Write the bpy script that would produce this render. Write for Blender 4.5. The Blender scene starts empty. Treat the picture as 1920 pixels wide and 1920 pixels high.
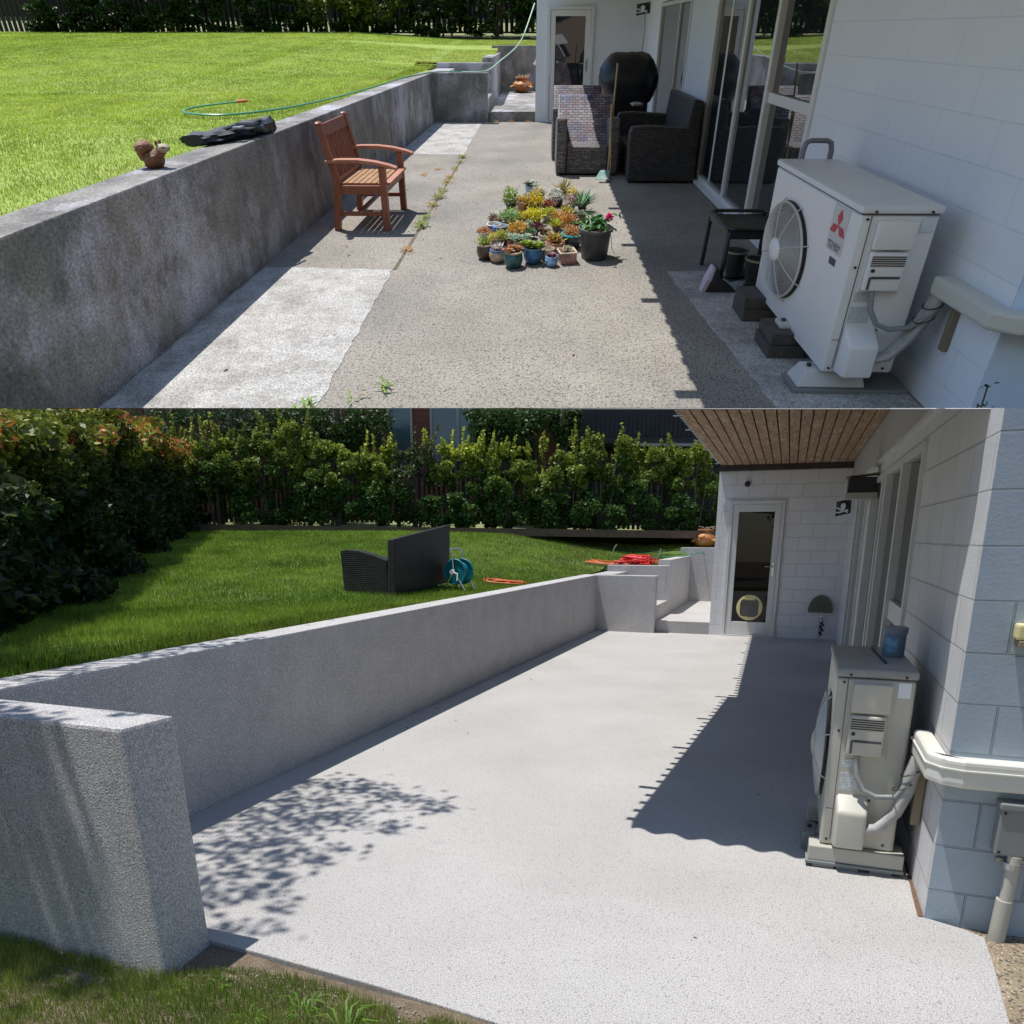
import bpy, bmesh, math, random
import numpy as np
from mathutils import Vector, Matrix, Quaternion
from mathutils import noise as mnoise

# ---------------------------------------------------------------- camera, sky, sun, exposure
SC = bpy.context.scene
COL = SC.collection
FPX, PPY = 1431.9, 1400.0
CAM = Vector((3.242, -13.064, 1.595))
YAW, PITCH = 0.351, 0.2695

def view_axes(yaw, pitch):
    """rows: right, up, forward of a camera turned left by yaw and down by pitch"""
    cy, sy, ct, st = math.cos(yaw), math.sin(yaw), math.cos(pitch), math.sin(pitch)
    right = Vector((cy, sy, 0))
    fwd = Vector((-sy * ct, cy * ct, -st))
    up = Vector((-sy * st, cy * st, ct))
    return right, up, fwd

RA = view_axes(YAW, PITCH)
cam_data = bpy.data.cameras.new('camera')
cam = bpy.data.objects.new('camera', cam_data)
COL.objects.link(cam)
cam.location = CAM
cam.rotation_euler = Matrix((RA[0], RA[1], -RA[2])).transposed().to_euler()
cam_data.sensor_width = 36.0
cam_data.lens = 36.0 * FPX / 1920.0
cam_data.shift_y = (PPY - 960.0) / 1920.0
cam_data.clip_start = 0.05
cam_data.clip_end = 2000.0
SC.camera = cam

SUN = Vector((-0.24, -0.08, 0.95)).normalized()
world = bpy.data.worlds.new('World')
SC.world = world
world.use_nodes = True
wn = world.node_tree
bg = wn.nodes['Background']
sky = wn.nodes.new('ShaderNodeTexSky')
sky.sky_type = 'NISHITA'
sky.sun_disc = False
sky.sun_elevation = math.asin(SUN.z)
sky.sun_rotation = math.atan2(SUN.x, SUN.y)
sky.air_density = 1.0
sky.dust_density = 0.3
sky.ozone_density = 2.0
wn.links.new(sky.outputs[0], bg.inputs[0])
bg.inputs[1].default_value = 0.135
sun_data = bpy.data.lights.new('sun', 'SUN')
sun_data.energy = 4.6
sun_data.angle = math.radians(0.5)
sun_data.color = (1.0, 0.965, 0.91)
sun = bpy.data.objects.new('sun', sun_data)
COL.objects.link(sun)
sun.rotation_euler = SUN.to_track_quat('Z', 'Y').to_euler()
sun.location = (0, 0, 30)
SC.view_settings.view_transform = 'Standard'
SC.view_settings.look = 'None'
SC.view_settings.exposure = 0.2
SC.view_settings.gamma = 1.0
SC.cycles.max_bounces = 8
SC.cycles.diffuse_bounces = 4
SC.cycles.glossy_bounces = 4
SC.cycles.transmission_bounces = 6
SC.cycles.transparent_max_bounces = 8

# ---------------------------------------------------------------- the two terraces
# GARDEN: the level garden.  BANK: the raked terrace that climbs behind it.
KB = 6.5
SB = Vector((1.0, 1.58, 0.752))
RB_ = view_axes(0.0307, 0.7537)
MA3 = Matrix((RA[0], RA[1], RA[2]))
MB3 = Matrix((RB_[0], RB_[1], RB_[2]))
RW = MA3.transposed() @ MB3
CB = Vector((2.065, -18.819, 1.293))

class Garden:
    key = 'A'; k = 1.0
    rot = Quaternion()
    @staticmethod
    def loc(o): return Vector(o)
    @staticmethod
    def rel(v, o): return Vector(v) - Vector(o)

class Bank:
    key = 'B'; k = KB
    rot = RW.to_quaternion()
    @staticmethod
    def loc(o):
        o = Vector(o)
        return CAM + (RW @ (Vector((o.x * SB.x, o.y * SB.y, o.z * SB.z)) - CB)) * KB
    @staticmethod
    def rel(v, o):
        d = Vector(v) - Vector(o)
        return Vector((d.x * SB.x, d.y * SB.y, d.z * SB.z)) * KB

# roof plane that everything tall in the garden is finished against
CUTN = Vector((-0.05, 0.139, -0.989)).normalized()
_n = RA[1] * (-FPX) + RA[2] * 635.0
CUTN = _n.normalized()
def roofz(x, y):
    d = Vector((x, y, 0)) - CAM
    return -(CUTN.x * d.x + CUTN.y * d.y) / CUTN.z + CAM.z

def AV(r, f, z=0.0):
    return Vector((CAM.x + r * RA[0].x - f * math.sin(YAW), CAM.y + r * RA[0].y + f * math.cos(YAW), z))

rng = random.Random(7)
NP = np.random.RandomState(11)

# ---------------------------------------------------------------- tagging
def tag(o, label=None, cat=None, group=None, kind=None):
    if label: o['label'] = label
    if cat: o['category'] = cat
    if group: o['group'] = group
    if kind: o['kind'] = kind
    return o

def thing(name, fr, org, label, cat, group=None):
    o = bpy.data.objects.new(name, None)
    COL.objects.link(o)
    o.empty_display_size = 0.1
    o.location = fr.loc(org)
    o.rotation_mode = 'QUATERNION'
    o.rotation_quaternion = fr.rot
    THINGS[o.name] = (fr, Vector(org))
    return tag(o, label, cat, group)
THINGS = {}

# ---------------------------------------------------------------- mesh builder (works in plain metres)
class MB:
    def __init__(s):
        s.v = []; s.f = []; s.m = []; s.M = Matrix.Identity(4); s.mi = 0
    def add(s, vs, fs):
        b = len(s.v)
        M = s.M
        s.v.extend([M @ Vector(p) for p in vs])
        for f in fs:
            s.f.append([b + i for i in f]); s.m.append(s.mi)
        return s
    def at(s, x=0, y=0, z=0, rz=0, rx=0, ry=0):
        s.M = Matrix.Translation((x, y, z)) @ Matrix.Rotation(rz, 4, 'Z') @ Matrix.Rotation(ry, 4, 'Y') @ Matrix.Rotation(rx, 4, 'X')
        return s
    def box(s, x0, y0, z0, x1, y1, z1):
        x0, x1 = min(x0, x1), max(x0, x1); y0, y1 = min(y0, y1), max(y0, y1); z0, z1 = min(z0, z1), max(z0, z1)
        return s.add([(x0,y0,z0),(x1,y0,z0),(x1,y1,z0),(x0,y1,z0),(x0,y0,z1),(x1,y0,z1),(x1,y1,z1),(x0,y1,z1)],
                     [(3,2,1,0),(4,5,6,7),(0,1,5,4),(1,2,6,5),(2,3,7,6),(3,0,4,7)])
    def bar(s, a, b, w, h):
        """square bar from a to b; w sideways, h upwards"""
        a, b = Vector(a), Vector(b); d = (b - a).normalized()
        up = Vector((0,0,1)) if abs(d.z) < .95 else Vector((1,0,0))
        si = d.cross(up).normalized(); u = si.cross(d)
        vs = []
        for p in (a, b):
            for (i, j) in ((-1,-1),(1,-1),(1,1),(-1,1)):
                vs.append(p + si * (i * w / 2) + u * (j * h / 2))
        return s.add(vs, [(0,1,2,3),(7,6,5,4),(0,4,5,1),(1,5,6,2),(2,6,7,3),(3,7,4,0)])
    def tube(s, pts, r, n=8, close=False, cap=True):
        pts = [Vector(p) for p in pts]; m = len(pts)
        rr = r if isinstance(r, (list, tuple)) else [r] * m
        vs = []; prev = None
        for i, p in enumerate(pts):
            a = pts[(i - 1) % m] if (i > 0 or close) else p
            b = pts[(i + 1) % m] if (i < m - 1 or close) else p
            d = (b - a); d = d.normalized() if d.length > 1e-9 else Vector((0,0,1))
            if prev is None:
                up = Vector((0,0,1)) if abs(d.z) < .9 else Vector((1,0,0))
                u = d.cross(up).normalized()
            else:
                u = (prev - d * prev.dot(d)); u = u.normalized() if u.length > 1e-6 else prev
            w = d.cross(u); prev = u
            for k in range(n):
                t = 2 * math.pi * k / n
                vs.append(p + (u * math.cos(t) + w * math.sin(t)) * rr[i])
        fs = []
        for i in range(m if close else m - 1):
            j = (i + 1) % m
            for k in range(n):
                l = (k + 1) % n
                fs.append((i*n+k, i*n+l, j*n+l, j*n+k))
        if cap and not close:
            fs.append(tuple(range(n))[::-1]); fs.append(tuple((m-1)*n + k for k in range(n)))
        return s.add(vs, fs)
    def lathe(s, prof, n=20, sx=1, sy=1, wob=0):
        """prof: list of (radius, z)"""
        vs = []; m = len(prof)
        for (r, z) in prof:
            for k in range(n):
                t = 2 * math.pi * k / n
                q = r * (1 + wob * math.sin(3 * t + z * 30))
                vs.append((q * sx * math.cos(t), q * sy * math.sin(t), z))
        fs = []
        for i in range(m - 1):
            for k in range(n):
                l = (k + 1) % n
                fs.append((i*n+k, i*n+l, (i+1)*n+l, (i+1)*n+k))
        fs.append(tuple(range(n))[::-1]); fs.append(tuple((m-1)*n + k for k in range(n)))
        return s.add(vs, fs)
    def prism(s, poly, z0, z1):
        n = len(poly)
        vs = [(x, y, z0) for x, y in poly] + [(x, y, z1) for x, y in poly]
        fs = [tuple(range(n))[::-1], tuple(range(n, 2*n))] + [(i, (i+1) % n, n + (i+1) % n, n + i) for i in range(n)]
        return s.add(vs, fs)
    def ext(s, poly, axis, a, b):
        """outline poly in the two other axes, extruded along axis from a to b"""
        n = len(poly)
        def P(p, t):
            return {'x': (t, p[0], p[1]), 'y': (p[0], t, p[1])}[axis]
        vs = [P(p, a) for p in poly] + [P(p, b) for p in poly]
        fs = [tuple(range(n))[::-1], tuple(range(n, 2*n))] + [(i, (i+1) % n, n + (i+1) % n, n + i) for i in range(n)]
        return s.add(vs, fs)
    def blob(s, c, r, n=10, m=7, nz=0.0, ns=3.0, seed=0):
        c = Vector(c); vs = []; fs = []
        vs.append(c + Vector((0,0,-r[2])))
        for j in range(1, m):
            ph = -math.pi/2 + math.pi * j / m
            for k in range(n):
                t = 2*math.pi*k/n
                d = Vector((math.cos(ph)*math.cos(t), math.cos(ph)*math.sin(t), math.sin(ph)))
                q = 1 + nz * mnoise.noise(d * ns + Vector((seed, seed*.7, 0)))
                vs.append(c + Vector((d.x*r[0], d.y*r[1], d.z*r[2])) * q)
        vs.append(c + Vector((0,0,r[2])))
        for k in range(n): fs.append((0, 1 + (k+1) % n, 1 + k))
        for j in range(m-2):
            for k in range(n):
                l = (k+1) % n
                fs.append((1+j*n+k, 1+j*n+l, 1+(j+1)*n+l, 1+(j+1)*n+k))
        e = len(vs) - 1
        for k in range(n): fs.append((1+(m-2)*n+k, 1+(m-2)*n+(k+1) % n, e))
        return s.add(vs, fs)
    def quad(s, a, b, c, d):
        return s.add([a, b, c, d], [(0,1,2,3)])
    def build(s, name, mats, parent=None, fr=Garden, org=None, bev=0, seg=2, smooth=False, cut=False, rec=True):
        if not isinstance(mats, (list, tuple)): mats = [mats]
        if parent is not None:
            fr, org = THINGS[parent.name][0], THINGS[parent.name][1]
        elif org is None:
            xs = [p.x for p in s.v]; ys = [p.y for p in s.v]; zs = [p.z for p in s.v]
            org = Vector(((min(xs)+max(xs))/2, (min(ys)+max(ys))/2, min(zs)))
        bm = bmesh.new()
        bv = [bm.verts.new(p) for p in s.v]
        for f, mi in zip(s.f, s.m):
            try:
                ff = bm.faces.new([bv[i] for i in f]); ff.material_index = mi
            except ValueError:
                pass
        if rec: bmesh.ops.recalc_face_normals(bm, faces=bm.faces)
        if bev > 0:
            bm.normal_update()
            eds = [e for e in bm.edges if len(e.link_faces) == 2 and e.calc_face_angle(0) > 0.5]
            bmesh.ops.bevel(bm, geom=eds, offset=bev, segments=seg, profile=0.6, affect='EDGES', clamp_overlap=True)
        if cut and fr is Garden:
            bmesh.ops.bisect_plane(bm, geom=bm.verts[:] + bm.edges[:] + bm.faces[:], plane_co=CAM, plane_no=CUTN, clear_inner=True)
            eb = [e for e in bm.edges if e.is_boundary]
            if eb:
                try: bmesh.ops.holes_fill(bm, edges=eb, sides=0)
                except Exception: pass
        bm.normal_update()
        uvl = bm.loops.layers.uv.new('UVMap')
        tl = bm.verts.layers.float_vector.new('tc')
        for v in bm.verts: v[tl] = v.co
        for f in bm.faces:
            n = f.normal
            ax, ay, az = abs(n.x), abs(n.y), abs(n.z)
            for l in f.loops:
                c = l.vert.co
                if az >= ax and az >= ay: l[uvl].uv = (c.x, c.y)
                elif ax >= ay: l[uvl].uv = (c.y, c.z)
                else: l[uvl].uv = (c.x, c.z)
            if smooth: f.smooth = True
        for v in bm.verts: v.co = fr.rel(v.co, org)
        me = bpy.data.meshes.new(name)
        bm.to_mesh(me); bm.free()
        for m in mats: me.materials.append(m)
        if smooth:
            try: me.set_sharp_from_angle(angle=math.radians(40))
            except Exception: pass
        o = bpy.data.objects.new(name, me)
        COL.objects.link(o)
        if parent is not None:
            o.parent = parent
        else:
            o.location = fr.loc(org)
            o.rotation_mode = 'QUATERNION'
            o.rotation_quaternion = fr.rot
            THINGS[o.name] = (fr, Vector(org))
        return o

def sub(parent, name, mb, mats, **k):
    """a sub-part: child of a part"""
    root = parent.parent if parent.parent is not None else parent
    fr, org = THINGS[root.name]
    THINGS[parent.name] = (fr, org)
    return mb.build(name, mats, parent, **k)

# ---------------------------------------------------------------- materials
def new_mat(name):
    m = bpy.data.materials.new(name); m.use_nodes = True
    nt = m.node_tree
    return m, nt, nt.nodes['Principled BSDF']

def mat(name, c, c2=None, s=4.0, det=5, bw=(.35, .65), r=.7, fine=0.0, fs=90.0, spk=None, spk2=None, b=0.0, bs=80.0,
        brick=None, rgh=.6, met=0.0, spec=.5, K=1.0, stretch=None, c3=None, s3=1.2, bw3=(.55,.7), ior=None, coat=0, brot=0, sub_=0):
    m, nt, P = new_mat(name)
    N, L = nt.nodes, nt.links
    P.inputs['Roughness'].default_value = r
    P.inputs['Metallic'].default_value = met
    P.inputs['Specular IOR Level'].default_value = spec
    if ior: P.inputs['IOR'].default_value = ior
    if coat: P.inputs['Coat Weight'].default_value = coat
    at = N.new('ShaderNodeAttribute'); at.attribute_name = 'tc'
    vec = at.outputs['Vector']
    if stretch:
        mp = N.new('ShaderNodeMapping'); mp.inputs['Scale'].default_value = stretch
        L.new(vec, mp.inputs['Vector']); vecS = mp.outputs['Vector']
    else: vecS = vec
    def noise(sc, d=5, v=None):
        n = N.new('ShaderNodeTexNoise'); n.inputs['Scale'].default_value = sc; n.inputs['Detail'].default_value = d
        n.inputs['Roughness'].default_value = rgh
        L.new(v or vecS, n.inputs['Vector']); return n.outputs['Fac']
    def rng_(fac, a, b_, lo=0.0, hi=1.0):
        g = N.new('ShaderNodeMapRange'); g.inputs[1].default_value = a; g.inputs[2].default_value = b_
        g.inputs[3].default_value = lo; g.inputs[4].default_value = hi
        L.new(fac, g.inputs[0]); return g.outputs[0]
    def mix(fac, A, B, mode='MIX'):
        x = N.new('ShaderNodeMix'); x.data_type = 'RGBA'; x.blend_type = mode
        for sock, val in ((x.inputs[0], fac), (x.inputs[6], A), (x.inputs[7], B)):
            if hasattr(val, 'links') or hasattr(val, 'is_output'): L.new(val, sock)
            elif isinstance(val, (int, float)): sock.default_value = val
            else: sock.default_value = (*val, 1)
        return x.outputs[2]
    col = None
    if c2 is not None: col = mix(rng_(noise(s, det), bw[0], bw[1]), c, c2)
    else: col = mix(0.0, c, c)
    if c3 is not None: col = mix(rng_(noise(s3, 6), bw3[0], bw3[1]), col, c3)
    if fine:
        g = rng_(noise(fs, 2, vec), .3, .7, 1 - fine, 1 + fine)
        cc = N.new('ShaderNodeCombineColor'); 
        for i in range(3): L.new(g, cc.inputs[i])
        col = mix(1.0, col, cc.outputs[0], 'MULTIPLY')
    for sp in (spk, spk2):
        if sp:
            vo = N.new('ShaderNodeTexVoronoi'); vo.inputs['Scale'].default_value = sp[1]
            L.new(vec, vo.inputs['Vector'])
            if len(sp) > 3:   # random per cell
                wn_ = N.new('ShaderNodeSeparateColor'); L.new(vo.outputs['Color'], wn_.inputs[0])
                f = rng_(wn_.outputs[0], sp[2], sp[2] + .02)
            else:
                f = rng_(vo.outputs['Distance'], sp[2], sp[2] * .6)
            col = mix(f, col, sp[0])
    hgt = None
    if brick:
        uv = N.new('ShaderNodeUVMap'); uv.uv_map = 'UVMap'
        br = N.new('ShaderNodeTexBrick')
        mp = N.new('ShaderNodeMapping'); mp.inputs['Location'].default_value = (brick.get('ox', 0), brick.get('oz', 0), 0)
        mp.inputs['Rotation'].default_value = (0, 0, brot)
        L.new(uv.outputs[0], mp.inputs['Vector']); L.new(mp.outputs[0], br.inputs['Vector'])
        br.inputs['Scale'].default_value = 1.0
        br.inputs['Brick Width'].default_value = brick['w']; br.inputs['Row Height'].default_value = brick['h']
        br.inputs['Mortar Size'].default_value = brick['m']; br.inputs['Mortar Smooth'].default_value = brick.get('ms', .3)
        br.inputs['Bias'].default_value = 0.0
        br.offset = brick.get('off', .5)
        v = brick.get('var', .04)
        br.inputs['Color1'].default_value = (1 - v,) * 3 + (1,)
        br.inputs['Color2'].default_value = (1 + v,) * 3 + (1,)
        mc = brick.get('mc', .8)
        br.inputs['Mortar'].default_value = (mc,) * 3 + (1,) if not isinstance(mc, tuple) else (*mc, 1)
        col = mix(1.0, col, br.outputs['Color'], 'MULTIPLY')
        hgt = br.outputs['Fac']
    L.new(col, P.inputs['Base Color'])
    last = None
    if b:
        bp = N.new('ShaderNodeBump'); bp.inputs['Strength'].default_value = min(1, b); bp.inputs['Distance'].default_value = .004 * K * max(1, b)
        L.new(noise(bs, 3, vec), bp.inputs['Height']); last = bp
    if hgt is not None and brick.get('b', .5):
        bp = N.new('ShaderNodeBump'); bp.inputs['Strength'].default_value = abs(brick.get('b', .5)); bp.inputs['Distance'].default_value = brick.get('bd', .006) * K
        bp.invert = brick.get('b', .5) > 0
        L.new(hgt, bp.inputs['Height'])
        if last: L.new(last.outputs[0], bp.inputs['Normal'])
        last = bp
    if last: L.new(last.outputs[0], P.inputs['Normal'])
    return m

def leaf_mat(name, tr=.3, r=.5, spec=.35):
    m, nt, P = new_mat(name)
    N, L = nt.nodes, nt.links
    at = N.new('ShaderNodeAttribute'); at.attribute_name = 'lc'
    L.new(at.outputs['Color'], P.inputs['Base Color'])
    P.inputs['Roughness'].default_value = r
    P.inputs['Specular IOR Level'].default_value = spec
    t = N.new('ShaderNodeBsdfTranslucent'); L.new(at.outputs['Color'], t.inputs['Color'])
    mx = N.new('ShaderNodeMixShader'); mx.inputs[0].default_value = tr
    L.new(P.outputs[0], mx.inputs[1]); L.new(t.outputs[0], mx.inputs[2])
    L.new(mx.outputs[0], nt.nodes['Material Output'].inputs['Surface'])
    return m

def wicker(name, c, hi, K=1.0, w=.028, h=.011):
    """woven flat cane: short dashes over dark gaps"""
    return mat(name, c, hi, s=60, det=2, r=.45, K=K, brick=dict(w=w, h=h, m=.0022, mc=.12, ms=.5, var=.35, b=.9, bd=.006), spec=.5)

def glass_mat(name, c=(.015, .018, .02), ior=1.9, r=.015):
    return mat(name, c, r=r, ior=ior, spec=.6)

W = {}
def defmats():
    # after (level garden)
    W['resin'] = mat('resin_aggregate', (.385,.37,.356), (.44,.425,.41), s=1.3, bw=(.3,.7), r=.85, fine=.40, fs=180, c3=(.35,.337,.322), s3=.55, bw3=(.50,.80), spk=((.13,.125,.12), 140, .22), spk2=((.24,.23,.22), 190, .94, 1), b=.7, bs=190)
    W['render'] = mat('textured_wall_coating', (.39,.375,.37), (.48,.465,.455), s=3, bw=(.3,.7), r=.9, fine=.45, fs=150, spk=((.13,.13,.135), 125, .26), spk2=((.60,.59,.58), 170, .90, 1), b=1.2, bs=140)
    W['block'] = mat('painted_block', (.54,.54,.545), (.60,.60,.605), s=3, det=8, r=.6, fine=.04, fs=60, b=.35, bs=60, brick=dict(w=.4, h=.2028, m=.005, mc=.80, ms=.5, var=.02, b=.9, bd=.01, oz=.0668))
    W['blockend'] = mat('skylight_blue_block', (.31,.375,.43), (.35,.415,.47), s=3, det=8, r=.6, fine=.03, fs=60, b=.25, bs=70, brick=dict(w=.4, h=.2028, m=.005, mc=.82, ms=.5, var=.02, b=.9, bd=.01, oz=.0668, ox=.17))  # near wall: blue of its sky-lit shade put into the block colour
    W['blockfar'] = mat('painted_block_far', (.66,.66,.67), (.71,.71,.72), s=3, det=8, r=.6, fine=.03, brick=dict(w=.4, h=.2, m=.005, mc=.72, ms=.6, var=.01, b=.6, bd=.005, oz=.03))
    W['plaster'] = mat('rough_plaster', (.36,.355,.34), (.46,.45,.44), s=60, r=.9, fine=.2, fs=120, b=1.0, bs=90)
    W['white'] = mat('white_joinery', (.66,.66,.64), (.60,.60,.58), s=3, r=.35)
    W['cream'] = mat('cream_casing', (.50,.485,.42), (.45,.435,.375), s=3, r=.4)
    W['creamlid'] = mat('cream_lid', (.33,.325,.31), (.27,.27,.26), s=8, r=.45, fine=.05)
    W['dark'] = mat('dark_plastic', (.02,.02,.022), r=.5)
    W['metal'] = mat('grey_metal', (.42,.42,.42), r=.35, met=.8)
    W['steel'] = mat('satin_steel', (.75,.75,.74), r=.25, met=.9)
    W['glass'] = glass_mat('dark_glass', (.004,.005,.005), 1.33, .015)
    W['soffit'] = mat('weathered_cedar_boards', (.21,.115,.055), (.36,.235,.135), s=5, bw=(.35,.6), r=.75, stretch=(9,1.1,9), fine=.15, fs=40, c3=(.50,.40,.29), s3=2.6, bw3=(.50,.72), b=.3)
    W['fascia'] = mat('dark_timber_beam', (.035,.03,.028), (.06,.05,.045), s=9, r=.8)
    W['bouncesoffit'] = mat('bounce_light_ceiling', (.55,.48,.40), r=.7)  # unseen roof underside, made pale to bounce light onto the shaded wall
    W['corr'] = mat('roofing_sheet', (.45,.45,.43), (.36,.35,.33), s=3, r=.6)
    W['soil'] = mat('bare_soil', (.10,.075,.05), (.17,.13,.09), s=9, r=.95, fine=.3, b=.8, bs=40)
    W['lawnA'] = mat('turf_base', (.07,.12,.02), (.10,.15,.03), s=1.2, r=.95, fine=.3, fs=50, b=.6)
    W['lawnB'] = mat('turf_base_dry', (.24,.34,.045), (.30,.38,.07), s=1.0, r=.95, fine=.3, fs=50, b=.6, K=KB)
    W['gravel'] = mat('old_exposed_aggregate', (.17,.13,.085), (.29,.23,.15), s=5, r=.9, fine=.3, fs=90, spk=((.55,.53,.48), 60, .24), spk2=((.08,.07,.06), 90, .85, 1), b=1., bs=80)
    W['trunk'] = mat('bark', (.07,.055,.04), (.12,.10,.07), s=14, r=.9, b=.6, bs=30)
    W['fence'] = mat('dark_stained_pickets', (.03,.025,.02), (.05,.04,.03), s=10, r=.8)
    W['kerb'] = mat('timber_edging', (.16,.09,.055), (.10,.07,.05), s=8, r=.85)
    W['leaf'] = leaf_mat('leaves')
    W['grass'] = leaf_mat('grass_blades', tr=.35, r=.55, spec=.25)
    W['wick'] = wicker('charcoal_wicker', (.010,.010,.010), (.028,.026,.026), w=.05, h=.022)
    W['red'] = mat('red_cord_sheath', (.65,.03,.03), r=.5)
    W['orange'] = mat('orange_cord_sheath', (.62,.13,.03), r=.5)
    W['teal'] = mat('teal_plastic', (.0,.16,.20), r=.4)
    W['terra'] = mat('glazed_terracotta', (.50,.22,.07), (.40,.15,.05), s=8, r=.45, fine=.1)
    W['pale'] = mat('pale_green_ground', (.17,.22,.07), (.24,.24,.12), s=3, r=.9)
    W['nbrick'] = mat('neighbour_brick', (.11,.035,.022), (.15,.05,.03), s=20, r=.85, brick=dict(w=.24, h=.086, m=.008, mc=.8, var=.15, b=.4))
    W['nglass'] = glass_mat('curtained_glass', (.045,.075,.085), 1.6, .08)
    W['ntrim'] = mat('neighbour_trim', (.30,.29,.27), r=.6)
    W['ndark'] = mat('dark_cladding', (.012,.012,.014), (.02,.02,.022), s=4, r=.7)
    W['yell'] = mat('cream_plastic_ring', (.68,.60,.30), r=.4)
    W['flap'] = mat('smoked_flap', (.06,.065,.06), r=.15)
    W['blue'] = mat('pale_blue_tub', (.15,.22,.30), r=.4)
    W['bluel'] = mat('blue_tub_label', (.06,.20,.42), (.25,.45,.6), s=30, r=.4)
    W['lid'] = mat('grey_blue_lid', (.22,.25,.30), r=.4)
    W['duct'] = mat('white_trunking', (.64,.64,.59), (.60,.59,.52), s=4, r=.4)
    W['pvc'] = mat('cream_pvc', (.42,.41,.36), r=.45)
    W['junc'] = mat('grey_junction_box', (.20,.215,.21), r=.5)
    W['lag'] = mat('taped_pipe_lagging', (.42,.41,.39), (.32,.31,.30), s=30, r=.6, b=.4, bs=60)
    W['brown'] = mat('tan_timber', (.24,.20,.13), r=.7)
    W['lab'] = mat('faded_label', (.62,.66,.66), (.35,.38,.38), s=120, det=1, bw=(.5,.6), r=.5, stretch=(1,1,4))
    W['lightblue'] = mat('pale_sticker', (.70,.74,.78), r=.4)
    W['hang'] = mat('olive_plastic', (.17,.18,.14), r=.6)
    # before (raked terrace)
    K = KB
    W['bconc'] = mat('weathered_concrete_paving', (.245,.218,.185), (.345,.315,.27), s=1.6, det=8, bw=(.3,.7), r=.9, fine=.33, fs=75, spk=((.46,.42,.37), 95, .20), spk2=((.11,.10,.09), 150, .86, 1), b=.8, bs=110, K=K, c3=(.17,.165,.155), s3=.7, bw3=(.48,.75))
    W['bpale'] = mat('pale_scrubbed_concrete', (.49,.475,.45), (.29,.275,.25), s=3.5, det=12, rgh=.75, bw=(.44,.62), r=.9, fine=.45, fs=110, spk=((.14,.13,.12), 80, .30), b=.8, bs=80, K=K)
    W['bwall'] = mat('stained_concrete_wall', (.13,.125,.118), (.33,.305,.27), s=2.2, det=12, rgh=.72, bw=(.36,.66), r=.9, fine=.40, fs=60, stretch=(1.3,1.3,.8), c3=(.46,.44,.49), s3=.95, bw3=(.49,.62), b=.9, bs=50, K=K)
    W['bblock'] = mat('white_block', (.80,.84,.92), (.84,.88,.95), s=2, r=.6, fine=.03, brick=dict(w=.4, h=.2, m=.003, mc=.90, ms=.5, var=.01, b=.5, bd=.003, oz=.03), K=K)
    W['bwhite'] = mat('white_door_joinery', (.78,.79,.80), r=.3)
    W['bglass'] = glass_mat('reflective_glass', (.02,.025,.03), 2.1, .01)
    W['bcase'] = mat('ivory_casing', (.84,.83,.82), (.79,.78,.77), s=2, r=.4, K=K)
    W['blid'] = mat('ivory_lid', (.78,.79,.82), (.74,.75,.78), s=3, r=.4, K=K)
    W['teak'] = mat('oiled_teak', (.25,.075,.035), (.35,.12,.06), s=6, r=.45, stretch=(6,6,1), fine=.1, K=K)
    W['teaktop'] = mat('sunbleached_teak', (.52,.22,.13), (.42,.15,.08), s=6, r=.5, K=K)
    W['seat'] = mat('mouldy_seat', (.42,.23,.10), (.30,.15,.07), s=14, r=.8, spk=((.12,.07,.04), 40, .25), K=K)
    W['wickB'] = wicker('dark_rattan', (.07,.065,.066), (.24,.22,.22), K=K, w=.075, h=.026)
    W['wickC'] = mat('striped_woven_cushion', (.27,.25,.265), (.20,.12,.14), s=7, det=3, bw=(.45,.55), r=.6, c3=(.12,.12,.20), s3=4.5, bw3=(.52,.58), K=K, brick=dict(w=.075, h=.03, m=.004, mc=.07, ms=.5, var=.3, b=.9, bd=.006))
    W['wickN'] = wicker('black_rattan', (.030,.029,.031), (.085,.082,.085), K=K, w=.05, h=.02)
    W['cover'] = mat('black_vinyl_cover', (.014,.015,.02), (.022,.024,.03), s=4, r=.38, b=.5, bs=6, K=K*3)
    W['blk'] = mat('black_powder_coat', (.012,.013,.014), r=.4)
    W['rubber'] = mat('black_rubber', (.02,.022,.02), r=.45)
    W['tan'] = mat('tan_boot_trim', (.35,.30,.2), r=.6)
    W['lilac'] = mat('pale_lilac_sole', (.62,.50,.60), r=.6)
    W['brickd'] = mat('dark_paving_brick', (.07,.06,.055), (.10,.085,.075), s=20, r=.9, fine=.2, b=.5, K=K)
    W['whiteplug'] = mat('white_rubber_foot', (.6,.6,.58), r=.5)
    W['hose'] = mat('green_hose', (.08,.30,.16), r=.4)
    W['hosew'] = mat('pale_green_hose', (.34,.52,.38), r=.4)
    W['broom'] = mat('bamboo_handle', (.42,.30,.14), r=.5)
    W['broomg'] = mat('green_bristles', (.16,.30,.26), (.25,.40,.36), s=50, r=.7)
    W['bag'] = mat('black_nylon', (.014,.016,.022), (.03,.035,.045), s=10, r=.45, b=.4, bs=12, K=K)
    W['buckle'] = mat('grey_buckle', (.30,.32,.35), r=.4)
    W['acorn'] = mat('brown_stoneware', (.18,.075,.035), (.26,.12,.06), s=12, r=.7, fine=.15, K=K)
    W['face'] = mat('pale_stoneware', (.42,.33,.22), r=.7)
    W['red_e'] = mat('red_emblem', (.55,.03,.06), r=.4)
    W['ink'] = mat('black_ink', (.02,.02,.02), r=.5)
    W['stick'] = mat('white_sticker', (.62,.60,.60), r=.4)
    W['shad'] = mat('recess_shadow', (.06,.065,.075), r=.6)
    W['gwire'] = mat('guard_wire', (.55,.55,.53), r=.4)
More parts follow.
